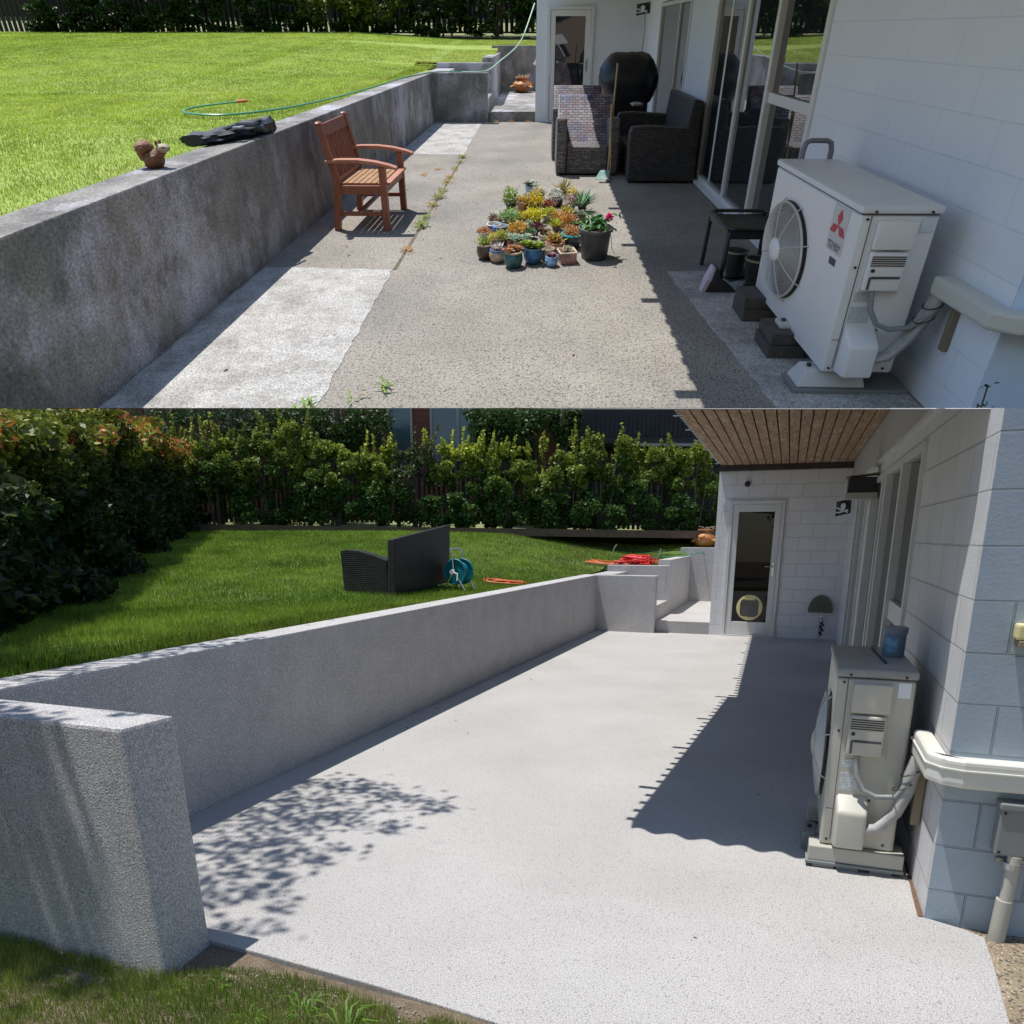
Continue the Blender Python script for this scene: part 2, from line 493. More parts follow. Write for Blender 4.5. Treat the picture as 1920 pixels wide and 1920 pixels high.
    W['gwireB'] = mat('guard_wire_pale', (.60,.58,.55), r=.4)
    W['pipeB'] = mat('grey_conduit', (.24,.25,.25), r=.5)
defmats()
# ================================================================ helpers for scattered leaves and blades (numpy)
def np_mesh(name, verts, nper, cols, material, parent=None, fr=Garden, org=(0,0,0), cut=False, extra=None):
    """verts (n, nper, 3) in plain metres, cols (n, 3) one colour per leaf"""
    verts = np.asarray(verts, dtype=np.float64)
    if parent is not None: fr, org = THINGS[parent.name]
    if cut and fr is Garden:
        d = (verts - np.array(CAM)) @ np.array(CUTN)
        ok = (d > 0.0).all(axis=1)
        verts, cols = verts[ok], cols[ok]
    n = len(verts)
    flat = verts.reshape(-1, 3)
    o_ = np.array(org)
    rel = (flat - o_)
    if fr is Bank: rel = rel * np.array(SB) * KB
    me = bpy.data.meshes.new(name)
    if extra is not None:      # extra = (verts list, faces list, colour) : branches in the same mesh
        ev, ef, ec = extra
        er = np.array([list(p) for p in ev]) - o_
        if fr is Bank: er = er * np.array(SB) * KB
    nv = len(rel)
    me.vertices.add(nv); me.loops.add(nv); me.polygons.add(n)
    me.vertices.foreach_set('co', rel.ravel())
    me.loops.foreach_set('vertex_index', np.arange(nv, dtype=np.int32))
    me.polygons.foreach_set('loop_start', np.arange(0, nv, nper, dtype=np.int32))
    me.polygons.foreach_set('loop_total', np.full(n, nper, dtype=np.int32))
    me.update(calc_edges=True)
    a = me.attributes.new('lc', 'FLOAT_COLOR', 'POINT')
    c4 = np.ones((n, nper, 4)); c4[:, :, :3] = cols[:, None, :]
    a.data.foreach_set('color', c4.ravel())
    me.materials.append(material)
    o = bpy.data.objects.new(name, me); COL.objects.link(o)
    if parent is not None: o.parent = parent
    else:
        o.location = fr.loc(org); o.rotation_mode = 'QUATERNION'; o.rotation_quaternion = fr.rot
        THINGS[o.name] = (fr, Vector(org))
    return o

def leaves(pts, size, cols, jit=.35, ar=.5, R=NP, up=0.25):
    """pts (n,3) -> leaf quads of about size metres, colours jittered"""
    n = len(pts)
    d = R.normal(size=(n, 3)); d[:, 2] *= .8; d /= np.linalg.norm(d, axis=1)[:, None]
    u = R.normal(size=(n, 3)); u[:, 2] += up
    w = np.cross(d, u); w /= np.linalg.norm(w, axis=1)[:, None] + 1e-9
    nn = np.cross(w, d)
    s = size * (1 + jit * R.uniform(-1, 1, size=n))[:, None]
    p = np.asarray(pts)
    v = np.stack([p - d * s * .5, p + w * s * ar * .5 + nn * s * .07, p + d * s * .5, p - w * s * ar * .5 + nn * s * .07], axis=1)
    c = np.asarray(cols) * (1 + .35 * R.uniform(-1, 1, size=(n, 1)))
    return v, np.clip(c, .003, .9)

def blades(x, y, z, h, w, cols, R=NP, lean=.5):
    n = len(x)
    a = R.uniform(0, 2 * np.pi, n); l = R.uniform(0, lean, n) * h
    b = R.uniform(0, 2 * np.pi, n)
    dx, dy = np.cos(a) * w / 2, np.sin(a) * w / 2
    v = np.empty((n, 3, 3))
    v[:, 0] = np.stack([x - dx, y - dy, z - .005], 1)
    v[:, 1] = np.stack([x + dx, y + dy, z - .005], 1)
    v[:, 2] = np.stack([x + np.cos(b) * l, y + np.sin(b) * l, z + h], 1)
    return v, cols

def vnoise(x, y, s, seed=0):
    """smooth value noise, numpy"""
    R = np.random.RandomState(seed + 100)
    g = R.uniform(0, 1, (64, 64))
    X, Y = x * s + 17.3, y * s + 9.1
    i, j = np.floor(X).astype(int), np.floor(Y).astype(int)
    fx, fy = X - i, Y - j
    fx, fy = fx * fx * (3 - 2 * fx), fy * fy * (3 - 2 * fy)
    G = lambda a, b: g[a % 64, b % 64]
    return (G(i, j) * (1 - fx) + G(i + 1, j) * fx) * (1 - fy) + (G(i, j + 1) * (1 - fx) + G(i + 1, j + 1) * fx) * fy

# ================================================================ LEVEL GARDEN: ground, patio, lawn
def fwd(x, y): return -(x - CAM.x) * math.sin(YAW) + (y - CAM.y) * math.cos(YAW)
def side(x, y): return (x - CAM.x) * math.cos(YAW) + (y - CAM.y) * math.sin(YAW)
def lawnz(x, y):
    f = -(x - CAM.x) * math.sin(YAW) + (y - CAM.y) * math.cos(YAW)
    t = np.clip((f - 8.0) / 10.5, 0, 1.05)
    r = (x - CAM.x) * math.cos(YAW) + (y - CAM.y) * math.sin(YAW)
    top = .86 - .20 * np.clip((r + 2) / 6.0, 0, 1)
    zl = .915 + top * t
    zr = np.interp(y, [-.8, 1.3, 1.5, 4.5, 4.75, 7.0], [.915, .98, 1.04, 1.20, 1.33, 1.60])
    w = np.clip((-x - .25) / 2.6, 0, 1)
    return zr + (np.maximum(zl, zr) - zr) * w

m = MB(); m.prism([(-40,-40),(60,-40),(60,14),(-40,14)], -.5, -.065)
tag(m.build('ground', W['soil']), 'bare earth under the garden', kind='structure')
# patio slab
m = MB(); m.prism([(0,.14),(0,-10.86),(1.12,-10.86),(1.36,-10.87),(1.9,-10.91),(2.44,-10.97),(3.1,-11.10),(3.5,-11.6),(3.7,-12.6),(3.95,-12.6),(3.98,-11.3),(4.05,-10.45),(4.09,-9.95),(4.10,-9.74),(4.03,-9.69),(3.886,-9.632),(3.886,.14)], -.06, 0)
m.build('patio', W['resin'], bev=.006).__setitem__('kind', 'structure')
m = MB(); m.prism([(3.4,-11.62),(3.8,-13.2),(8,-13.2),(8,-9.4),(4.05,-9.4)], -.068, -.022)
tag(m.build('gravel_path', W['gravel']), kind='structure')
# lawn surface behind the wall
m = MB(); nx, ny = 46, 56
xs = np.linspace(-14, 3.2, nx); ys = np.linspace(-12.5, 8.6, ny)
vs = []; fs = []; idx = {}
for j, yy in enumerate(ys):
    for i, xx in enumerate(xs):
        zz = float(lawnz(np.array(xx), np.array(yy)))
        vs.append((xx, yy, zz - .01))
def lawn_ok(x, y):
    return x < -.24 or (y > 4.6) or (x < 1.05 - .9 * 0 and y > 1.45 and x < .98)
for j in range(ny - 1):
    for i in range(nx - 1):
        cx_, cy_ = (xs[i] + xs[i+1]) / 2, (ys[j] + ys[j+1]) / 2
        if xs[i+1] < -.2 or cy_ > 4.7 or (ys[j] > 1.4 and xs[i+1] < .98):
            fs.append((j*nx+i, j*nx+i+1, (j+1)*nx+i+1, (j+1)*nx+i))
m.add(vs, fs)
tag(m.build('lawn', W['lawnA'], smooth=True), kind='structure')
# strips closing the lawn against the wall and the steps
m = MB(); m.prism([(-.9,-12.3),(-.245,-12.3),(-.245,1.5),(-.9,1.5)], .4, .905)
m.prism([(-.9,1.5),(.955,1.5),(.955,4.62),(-.9,4.62)], .4, 1.00)
m.prism([(-.9,4.62),(3.2,4.62),(3.2,5.2),(-.9,5.2)], .4, 1.30)
tag(m.build('lawn_edge', W['lawnA']), kind='structure')

def lawn_blades(fr, n, xr, yr, zf, ok, colf, hs, ws, dens, seed):
    R = np.random.RandomState(seed)
    x = R.uniform(xr[0], xr[1], n * 3); y = R.uniform(yr[0], yr[1], n * 3)
    k = ok(x, y) & (R.uniform(0, 1, n * 3) < dens(x, y))
    x, y = x[k][:n], y[k][:n]
    z = zf(x, y)
    nn = len(x)
    sc = ws(x, y)
    h = hs(x, y) * R.uniform(.6, 1.3, nn)
    return blades(x, y, z, h, sc, colf(x, y, R), R)

def colA(x, y, R):
    v = vnoise(x, y, .9, 3)[:, None]; v2 = vnoise(x, y, 3.5, 5)[:, None]; q = R.uniform(0, 1, (len(x), 1))
    c = np.array([.15, .27, .025]) * (1 - v) + np.array([.36, .49, .058]) * v
    c = c * (.7 + .5 * v2) * (.6 + .8 * q)
    dry = (q > .93)
    c = np.where(dry, np.array([.19, .19, .07]), c)
    r = side(x, y)[:, None]; edge = np.clip((r + 1.5) / 5, 0, 1) * (vnoise(x, y, 2.3, 8)[:, None] > .45)
    return c * (1 - .5 * edge) + np.array([.20, .16, .07]) * .5 * edge
okA = lambda x, y: ((x < -.24) | (y > 4.62) | ((y > 1.48) & (x < .95))) & (fwd(x, y) > 3.2) & (fwd(x, y) < 18.3) & (side(x, y) > -.72 * fwd(x, y) - .6)
v, c = lawn_blades(Garden, 420000, (-12, 3.0), (-12.3, 7.5), lambda x, y: lawnz(x, y) - .012, okA, colA,
                   lambda x, y: .036 + .018 * vnoise(x, y, 4, 2), lambda x, y: .0030 + .00065 * fwd(x, y),
                   lambda x, y: np.clip(6.0 / fwd(x, y), .15, 1), 21)
tag(np_mesh('grass', v, 3, c, W['grass']), 'short green lawn grass behind the pale coated wall', 'grass', kind='stuff')

# front patch of grass below the pier
m = MB(); n_ = 40; vs = []; fs = []
def frontz(x, y): return -.022 + .018 * vnoise(np.array(x), np.array(y), 3.1, 4) - .015 * vnoise(np.array(x), np.array(y), 9, 6)
gx = np.linspace(-2.2, 3.6, n_); gy = np.linspace(-13.2, -10.84, n_)
for b_ in gy:
    for a_ in gx: vs.append((a_, b_, float(frontz(a_, b_))))
for j in range(n_-1):
    for i in range(n_-1): fs.append((j*n_+i, j*n_+i+1, (j+1)*n_+i+1, (j+1)*n_+i))
m.add(vs, fs); tag(m.build('ground', W['soil'], smooth=True), kind='structure')
def colF(x, y, R):
    q = R.uniform(0, 1, (len(x), 1)); v = vnoise(x, y, 4, 3)[:, None]
    c = (np.array([.17, .28, .035]) * (1 - v) + np.array([.36, .42, .09]) * v) * (.6 + .8 * q)
    return np.where(q > .9, np.array([.34, .30, .15]), c)
def edgey(x): return np.interp(x, [-3, 1.1, 1.36, 1.9, 2.44, 3.1, 3.5], [-11.12, -11.10, -10.93, -10.95, -11.01, -11.14, -11.6])
okF = lambda x, y: (y < edgey(x) - .05 * vnoise(x, y, 6, 2)) & (vnoise(x, y, 5, 1) > .10)
v, c = lawn_blades(Garden, 190000, (-1.2, 3.5), (-12.4, -10.9), lambda x, y: frontz(x, y), okF, colF,
                   lambda x, y: .022 + .035 * vnoise(x, y, 6, 9), lambda x, y: .0034 + 0 * x, lambda x, y: 1 + 0 * x, 5)
tag(np_mesh('grass', v, 3, c, W['grass']), 'rough tufted grass in front of the pier and patio edge', 'grass', kind='stuff')
# weeds with broad blades near the slab edge
R = np.random.RandomState(3)
P_ = []; C_ = []
for (cx_, cy_, n, h) in [(1.75,-11.12,26,.10),(1.95,-11.18,30,.13),(1.35,-11.08,40,.05),(2.3,-11.2,18,.10),(1.2,-11.16,34,.05),(2.1,-11.22,30,.08),(2.55,-11.2,16,.09),(1.6,-11.22,30,.07)]:
    a = R.uniform(0, 6.28, n); l = h * R.uniform(.5, 1.2, n)
    for i in range(n):
        d = np.array([math.cos(a[i]), math.sin(a[i]), 0]); s_ = np.array([-d[1], d[0], 0])
        b0 = np.array([cx_, cy_, -.05]) + d * .02 * R.uniform() + s_ * .03 * R.uniform(-1, 1)
        mid = b0 + d * l[i] * .4 + np.array([0, 0, l[i] * .7]); tip = b0 + d * l[i] * .95 + np.array([0, 0, l[i] * .55])
        P_.append([b0 - s_ * .002, mid - s_ * .004, tip, mid + s_ * .004]); C_.append(np.array([.12,.24,.03]) * R.uniform(.6, 1.3))
tag(np_mesh('weeds', np.array(P_), 4, np.array(C_), W['grass']), 'broad bladed weeds along the front patio edge', 'weeds', kind='stuff')
# crumbs of pale aggregate spilt along the slab edge
R = np.random.RandomState(31); n = 1500
x = R.uniform(-.6, 3.3, n); y = edgey(x) - .01 - np.abs(R.normal(0, .06, n)); z = frontz(x, y) + .002
P_ = []
for i in range(n):
    s_ = .0035 * R.uniform(.6, 1.6); a = R.uniform(0, 6.28); ca, sa = math.cos(a) * s_, math.sin(a) * s_
    P_.append([[x[i]-ca, y[i]-sa, z[i]+s_*.6], [x[i]+sa, y[i]-ca, z[i]+s_], [x[i]+ca, y[i]+sa, z[i]+s_*1.4], [x[i]-sa, y[i]+ca, z[i]+s_*.8]])
tag(np_mesh('gravel', np.array(P_), 4, np.array([.42,.38,.34]) * R.uniform(.4, 1.3, (n, 1)), W['leaf']), 'pale stone crumbs spilt on the soil along the front patio edge', 'gravel', kind='stuff')
# lump of old concrete at the pier foot
m = MB(); m.blob((.82,-11.22,-.03), (.12,.06,.03), 18, 9, .5, 4, 4)
tag(m.build('stone', mat('old_footing', (.15,.12,.095), (.23,.19,.16), s=9, r=.9, fine=.3, fs=60, b=.8, bs=40), smooth=True), 'rough lump of old concrete in the grass at the foot of the pier', 'stone')

# ================================================================ walls and steps of the level garden
def retaining(fr, mw, label, near, pier):
    t = thing('retaining_wall', fr, (0,-4,0), label, 'wall')
    m = MB(); m.prism([(-.25,near),(0,near),(0,.0),(1.026,.0),(1.026,.15),(-.25,.15)], -.1, .949)
    m.build('wall_section', mw, t, bev=.012)
    if pier:
        m = MB()
        a = [(0.0,-11.12,-.1),(1.145,-11.12,-.1),(1.125,-10.86,-.1),(0.0,-10.86,-.1)]
        b = [(0.0,-11.09,.94),(1.055,-11.09,.94),(1.075,-10.86,.94),(0.0,-10.86,.94)]
        m.add(a + b, [(3,2,1,0),(4,5,6,7),(0,1,5,4),(1,2,6,5),(2,3,7,6),(3,0,4,7)])
        m.build('end_pier', mw, t, bev=.015)
    return t
retaining(Garden, W['render'], 'long low garden wall with fresh pale speckled coating and end pier', -11.12, True)
def stairwall(fr, mw, l1, l2):
    t = thing('stair_wall', fr, (1.0,1.5,0), l1, 'wall')
    m = MB(); m.prism([(-.12,1.30),(.985,1.30),(.985,1.46),(-.12,1.46)], .15, 1.068); m.build('cross_wall', mw, t, bev=.008)
    m = MB(); m.prism([(.80,1.464),(1.02,1.464),(.99,4.5),(.78,4.5)], .1, 1.17)
    m.prism([(.987,1.30),(1.02,1.30),(1.02,1.462),(.987,1.462)], .1, 1.066); m.build('side_wall', mw, t, bev=.006)
    m = MB(); m.prism([(.76,4.504),(1.95,4.504),(1.95,4.7),(.76,4.7)], .1, 1.345); m.build('back_wall', mw, t, bev=.008)
    s = thing('steps', fr, (1.4,1.0,0), l2, 'steps')
    m = MB(); m.prism([(1.03,.125),(1.935,.125),(1.935,4.5),(1.022,4.5),(1.022,1.296),(1.03,1.296)], -.1, .2); m.build('landing', mw if fr is Bank else W['resin'], s, bev=.006)
    for i, (xa, xb, z) in enumerate([(.78,1.026,.45),(.52,.778,.62),(.26,.518,.79),(-.12,.258,.955)]):
        m = MB(); m.prism([(xa,.155),(xb,.155),(xb,1.296),(xa,1.296)], .1, z); m.build('step', mw if fr is Bank else W['resin'], s, bev=.005)
stairwall(Garden, W['render'], 'pale coated low walls stepping up behind the steps', 'pale coated concrete steps beside the white corner of the house')

# ================================================================ house of the level garden
XR, YC = 3.888, .111
ZS = 2.66
H = thing('house', Garden, (3.9,-4,0), 'white block house with timber soffit over the resurfaced patio', 'house')
m = MB()
m.box(1.925,YC,0, 2.118,YC+.2,2.575); m.box(2.118,YC,2.132, 2.962,YC+.2,2.575); m.box(2.962,YC,0, XR,YC+.2,2.575)
m.box(1.925,YC+.2,0, 2.12,4.5,2.575)
m.box(2.118,YC,-.05,2.962,YC+.2,.018)
m.build('end_wall', W['blockfar'], H)
m = MB()
YN = -9.64
for (ya, yb, za, zb) in [(YN,-7.72,-.1,2.26),(-7.72,-4.30,2.14,2.26),(-4.30,-3.40,0,2.26),(-3.40,-1.85,2.14,2.26),(-1.85,YC,0,2.26),(-7.72,-4.30,-.1,.03),(-3.40,-1.85,-.1,.05)]:
    m.box(XR, ya, za, XR+.2, yb, zb)
m.box(XR, YN, 2.26, XR+.2, YN+1.45, 3.2)
m.build('side_wall', W['block'], H, cut=True)
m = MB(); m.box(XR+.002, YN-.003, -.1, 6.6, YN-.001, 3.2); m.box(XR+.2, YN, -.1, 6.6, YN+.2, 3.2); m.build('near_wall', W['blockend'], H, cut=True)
m = MB(); m.box(XR-.012, YN+1.45, 2.27, XR+.2, YC, ZS+.3); m.build('plaster_band', W['plaster'], H, cut=True)
m = MB(); m.bar((XR-.02,YN+1.45,2.258),(XR-.02,-2.2,2.262),.04,.028); m.build('trim_strip', W['white'], H, cut=True)
# soffit boards
m = MB(); nb = 17
for i in range(nb):
    a0 = i / nb; a1 = (i + 1) / nb
    xa0 = 2.13 + (XR-.02-2.13) * a0; xa1 = 2.13 + (XR-.02-2.13) * a1
    xb0 = 1.94 + (XR-.02-1.94) * a0; xb1 = 1.94 + (XR-.02-1.94) * a1
    zz = rng.uniform(0, .004)
    vs = [(xa0+.007,-6.6,ZS+zz),(xa1-.007,-6.6,ZS+zz),(xb1-.007,.1,ZS+zz),(xb0+.007,.1,ZS+zz)]
    m.add(vs + [(x, y, ZS+.03) for x, y, z in vs], [(3,2,1,0),(4,5,6,7),(0,1,5,4),(1,2,6,5),(2,3,7,6),(3,0,4,7)])
m.build('soffit', W['soffit'], H, cut=True)
m = MB(); m.prism([(2.12,-6.6),(XR,-6.6),(XR,.3),(1.93,.3)], ZS+.032, ZS+.10); m.build('roof_deck', W['fascia'], H, cut=True)
m = MB(); m.box(1.93,.03,2.577, XR-.014,.13,ZS-.002); m.build('beam', W['fascia'], H)
# corrugated roof edge that throws the toothed shadow
m = MB()
y = -6.3; comb = []
while y < .1:
    t_ = (y + 6.3) / 6.4; xe = 2.115 - .18 * t_
    L_ = .04 + (.05 if int(round((y + 6.3) / .15)) % 7 == 0 else 0)
    comb += [(xe, y), (xe - L_, y), (xe - L_, y + .06), (xe, y + .06)]
    y += .15
m.prism(comb + [(2.0,.1),(2.16,-6.3)], ZS+.025, ZS+.03)
m.build('roof_edge', W['corr'], H, cut=True)
# unseen thin sheet along the cut plane, outlined to cast the near roof shadow
m = MB()
pl = []
ny_ = 200
pts = []
xL = lambda y: 1.905 + .02 * (y + 9.2)
yy = -5.3
left = []
while yy > -9.18:
    L_ = .04 + (.08 if int(round((-5.3 - yy) / .15)) % 7 == 0 else 0)
    left += [(xL(yy), yy), (xL(yy) - L_, yy), (xL(yy) - L_, yy - .05), (xL(yy), yy - .05)]
    yy -= .15
front = []
n_f = 90
for i in range(n_f + 1):
    x = 1.93 + (3.90 - 1.93) * i / n_f
    front.append((x, -9.225 - .10 * (x - 1.93) + .026 * math.sin((x - 1.93) * 2 * math.pi / .19) ))
poly = left + front + [(3.92,-9.62),(6.5,-9.80),(6.5,-4.9),(3.9,-4.9)]
import mathutils.geometry as mg
tri = mg.tessellate_polygon([[Vector((x, y, 0)) for x, y in poly]])
m.add([(x, y, roofz(x, y) - .004) for x, y in poly] + [(x, y, roofz(x, y) - .0065) for x, y in poly],
      [tuple(t_) for t_ in tri] + [tuple(i + len(poly) for i in t_)[::-1] for t_ in tri])
m.build('roof_shadow_sheet', W['corr'], H, rec=False)
# door in the end wall
def door(H, fr, gl, wh, flap):
    y0 = YC
    m = MB(); m.box(2.12,y0-.03,.02,2.175,y0+.1,2.13); m.box(2.905,y0-.03,.02,2.96,y0+.1,2.13); m.box(2.175,y0-.03,2.075,2.905,y0+.1,2.13); m.box(2.12,y0-.05,.0,2.96,y0+.1,.022)
    f = m.build('door_frame', wh, H, bev=.004)
    m = MB(); yd = y0 + .012
    m.box(2.18,yd-.03,.03,2.27,yd+.03,2.07); m.box(2.81,yd-.03,.03,2.90,yd+.03,2.07); m.box(2.27,yd-.03,1.96,2.81,yd+.03,2.07); m.box(2.27,yd-.03,.03,2.81,yd+.03,.235)
    d = m.build('door', wh, H, bev=.004)
    m = MB(); m.box(2.268,yd-.006,.233,2.812,yd+.006,1.962); sub(d, 'glass', m, gl)
    m = MB(); m.box(2.838,yd-.043,.98,2.868,yd-.031,1.19); m.tube([(2.853,yd-.04,1.12),(2.853,yd-.08,1.12),(2.84,yd-.085,1.12),(2.73,yd-.085,1.12)], .009, 8); m.tube([(2.853,yd-.03,1.03),(2.853,yd-.055,1.03)], .013, 10)
    sub(d, 'handle', m, W['steel'], smooth=True)
    if flap:
        c = (2.54, .465); R_ = .205
        m = MB(); n = 40
        outer = [(c[0]+R_*math.cos(t), c[1]+R_*math.sin(t)) for t in [2*math.pi*i/n for i in range(n)]]
        def sq(t, a=.145):
            ct, st = math.cos(t), math.sin(t); q = (abs(ct)**5 + abs(st)**5) ** (-1/5)
            return (c[0]+a*q*ct, c[1]-.005+a*q*st)
        inner = [sq(2*math.pi*i/n) for i in range(n)]
        vs = [(x, yd-.02, z) for x, z in outer] + [(x, yd-.024, z) for x, z in inner] + [(x, yd-.007, z) for x, z in outer] + [(x, yd-.007, z) for x, z in inner]
        fs = []
        for i in range(n):
            j = (i+1) % n
            fs += [(i, j, n+j, n+i), (2*n+i, 2*n+j, j, i), (n+i, n+j, 3*n+j, 3*n+i)]
        m.add(vs, fs); m.box(c[0]-.075, yd-.028, c[1]+.12, c[0]+.075, yd-.02, c[1]+.155)
        fo = sub(d, 'cat_flap', m, W['yell'])
        m = MB(); m.box(c[0]-.14, yd-.014, c[1]-.145, c[0]+.14, yd-.008, c[1]+.13); sub(d, 'flap_panel', m, W['flap'])
door(H, Garden, W['glass'], W['white'], True)
# joinery in the side wall
def joinery(H, ya, yb, za, zb, wh, gl, posts, transom=None, proud=.022, sill=True):
    """outer frame with glass; posts: y of mullions (y0,y1,depth)"""
    x0, x1 = XR - proud, XR + .06
    m = MB(); w = .055
    m.box(x0, ya, za, x1, ya+w, zb); m.box(x0, yb-w, za, x1, yb, zb); m.box(x0, ya+w, zb-w, x1, yb-w, zb)
    m.box(x0, ya+w, za, x1, yb-w, za+w*.9)
    f = m.build('window_frame', wh, H, bev=.004)
    for (pa, pb, pr) in posts:
        m = MB(); m.box(x0 + .012 - pr, pa, za+w*.9+.002, x1-.02, pb, zb-w-.002); sub(f, 'mullion', m, wh, bev=.003)
    if transom:
        m = MB(); m.box(x0+.008, ya+w+.001, transom[0], x1-.02, transom[2]-.001, transom[1]); sub(f, 'transom', m, wh, bev=.003)
    m = MB(); m.box(XR+.016, ya+w+.002, za+w, XR+.022, yb-w-.002, zb-w-.002); sub(f, 'pane', m, gl)
    m = MB(); m.box(XR+.09, ya+.01, za+.01, XR+.098, yb-.01, zb-.01); sub(f, 'inner_blind', m, W['shad'])
    if sill:
        m = MB(); m.box(x0-.05, ya, za-.04, x0+.02, yb, za-.002); sub(f, 'sill', m, wh, bev=.003)
    return f
joinery(H, -7.72, -4.31, .05, 2.135, W['white'], W['glass'], [(-6.88,-6.80,.03),(-5.75,-5.68,.03),(-5.64,-5.57,.045),(-4.56,-4.48,.045)], (1.02,1.15,-6.885))
joinery(H, -3.39, -1.86, .06, 2.12, W['white'], W['glass'], [(-2.68,-2.62,.02)], None)

# fittings on the house, each its own thing
t = thing('security_camera', Garden, (2.37,.1,2.38), 'round dark security camera with white collar above the door', 'camera')
m = MB().at(2.37, .11, 2.385, rx=math.pi/2); m.lathe([(.03,0),(.045,.0),(.045,.03),(.03,.035)], 20); m.build('mount', W['white'], t, smooth=True)
m = MB(); m.blob((2.365,.045,2.372), (.045,.045,.045), 16, 10); m.build('lens', W['dark'], t, smooth=True)
def flag(fr, x, y, z, w, h, yaw, label, pole):
    t = thing('flag', fr, (x,y,z), label, 'flag')
    m = MB().at(x, y, z, rz=yaw); nn = 10
    def P(u, v_): return (u*w, .012*math.sin(u*7+v_*3), v_*h + u*.22*h)
    vs = [P(i/nn, j/nn) for j in range(nn+1) for i in range(nn+1)] ; k = len(vs)
    vs += [(a, b+.002, c) for a, b, c in vs]
    fs = []
    for j in range(nn):
        for i in range(nn):
            if i < 2 and (j in (2, 5)) : continue
            q = j*(nn+1)+i; fs += [(q,q+1,q+nn+2,q+nn+1)[::-1], (k+q,k+q+1,k+q+nn+2,k+q+nn+1)]
    m.add(vs, fs); m.build('cloth', W['dark'], t)
    m = MB().at(x, y, z, rz=yaw)
    m.blob((w*.48,-.012,h*.68), (w*.17,.006,h*.24), 16, 8); m.blob((w*.5,-.012,h*.42), (w*.10,.005,h*.11), 12, 6)
    ob = m.build('skull_emblem', W['lightblue'], t)
    m = MB().at(x, y, z, rz=yaw)
    m.bar((w*.18,-.014,h*.25),(w*.82,-.014,h*.45),.012,.02); m.bar((w*.18,-.014,h*.52),(w*.82,-.014,h*.28),.012,.02)
    m.build('crossed_bones', W['lightblue'], t)
    m = MB(); m.tube(pole, .005, 6); m.build('pole', W['steel'] if fr is Garden else W['dark'], t)
flag(Garden, 3.66, -.75, 1.86, .20, .20, -.15, 'small black pirate flag hanging beside the side wall above the hose hanger', [(3.87,-.78,2.20),(3.86,-.78,1.86)])
# dark box on a pale bracket above the second window
t = thing('bird_box', Garden, (3.8,-4.5,2.0), 'small dark fronted box on a pale wooden bracket over the side window', 'box')
m = MB(); m.box(3.62,-4.62,2.00,3.885,-4.38,2.14); m.build('dark_front', W['dark'], t, bev=.006)
m = MB(); m.box(3.60,-4.635,1.94,3.885,-4.36,1.997); m.box(3.62,-4.378,1.94,3.885,-4.355,2.14); m.build('bracket', W['pvc'], t, bev=.004)
m = MB(); m.add([(3.60,-4.64,2.142),(3.886,-4.64,2.17),(3.886,-4.33,2.17),(3.60,-4.33,2.142),(3.60,-4.64,2.15),(3.886,-4.64,2.18),(3.886,-4.33,2.18),(3.60,-4.33,2.15)],[(3,2,1,0),(4,5,6,7),(0,1,5,4),(1,2,6,5),(2,3,7,6),(3,0,4,7)]); m.build('roof', W['brown'], t)
# hose hanger with tap
t = thing('hose_hanger', Garden, (3.62,.05,.55), 'fan shaped olive hose hanger on the white end wall', 'hose hanger')
m = MB()
for i in range(17):
    a = math.radians(0 + 180 * i / 16); x = 3.62 + .175 * math.cos(a); z = .46 + .24 * math.sin(a)
    m.bar((3.62 + (x-3.62), .06, .42), (x, .075, z), .006, .012)
arc = [(3.62 + .18*math.cos(math.radians(a)), .07, .44 + .25*math.sin(math.radians(a))) for a in range(0, 181, 10)]
m.tube(arc, .010, 6); m.bar((3.44,.07,.43),(3.80,.07,.43),.02,.02)
m.build('rack', W['hang'], t)
m = MB(); m.ext([(3.62 + .172*math.cos(math.radians(a)), .44 + .24*math.sin(math.radians(a))) for a in range(0, 181, 12)], 'y', .085, .10); m.build('back_shell', W['hang'], t)
t = thing('garden_tap', Garden, (3.64,.08,.3), 'chrome garden tap with dark hose fitting under the fan shaped hanger', 'tap')
m = MB(); m.tube([(3.63,.10,0),(3.63,.10,.30)], .011, 8); m.build('pipe', W['pvc'], t, smooth=True)
m = MB(); m.tube([(3.63,.09,.33),(3.65,.03,.33),(3.66,.0,.29)], .022, 10); m.tube([(3.64,.04,.33),(3.64,.04,.39)], .01, 8); m.box(3.61,.03,.385,3.67,.05,.395); m.build('spout', W['steel'], t, smooth=True)
m = MB()
for i in range(7): m.blob((3.66+.02*math.sin(i*2.1), .0+.015*math.cos(i*3), .27-.03*i), (.022,.02,.02), 8, 6)
m.build('hose_fitting', W['dark'], t, smooth=True)
# wall trunking turning the corner, and what hangs below it
t = thing('pipe_trunking', Garden, (4.0,-9.7,.68), 'white plastic trunking wrapping round the house corner beside the cream outdoor unit', 'trunking')
m = MB(); m.prism([(3.81,-9.20),(3.886,-9.20),(3.886,-9.642),(4.32,-9.642),(4.32,-9.718),(3.935,-9.718),(3.86,-9.69),(3.81,-9.62)], .615, .735); m.build('corner_elbow', W['duct'], t, bev=.022, seg=3)
m = MB(); m.prism([(3.804,-9.19),(3.886,-9.19),(3.886,-9.642),(4.325,-9.642),(4.325,-9.724),(3.935,-9.724),(3.857,-9.695),(3.804,-9.62)], .685, .695); m.build('seam', W['duct'], t, bev=.003)
m = MB(); m.box(4.327,-9.712,.620,5.6,-9.643,.730); m.build('straight_run', W['pvc'], t, bev=.018, seg=3)
t = thing('cable_conduit', Garden, (3.82,-9.1,.4), 'short tan wooden cover strip under the trunking elbow', 'conduit')
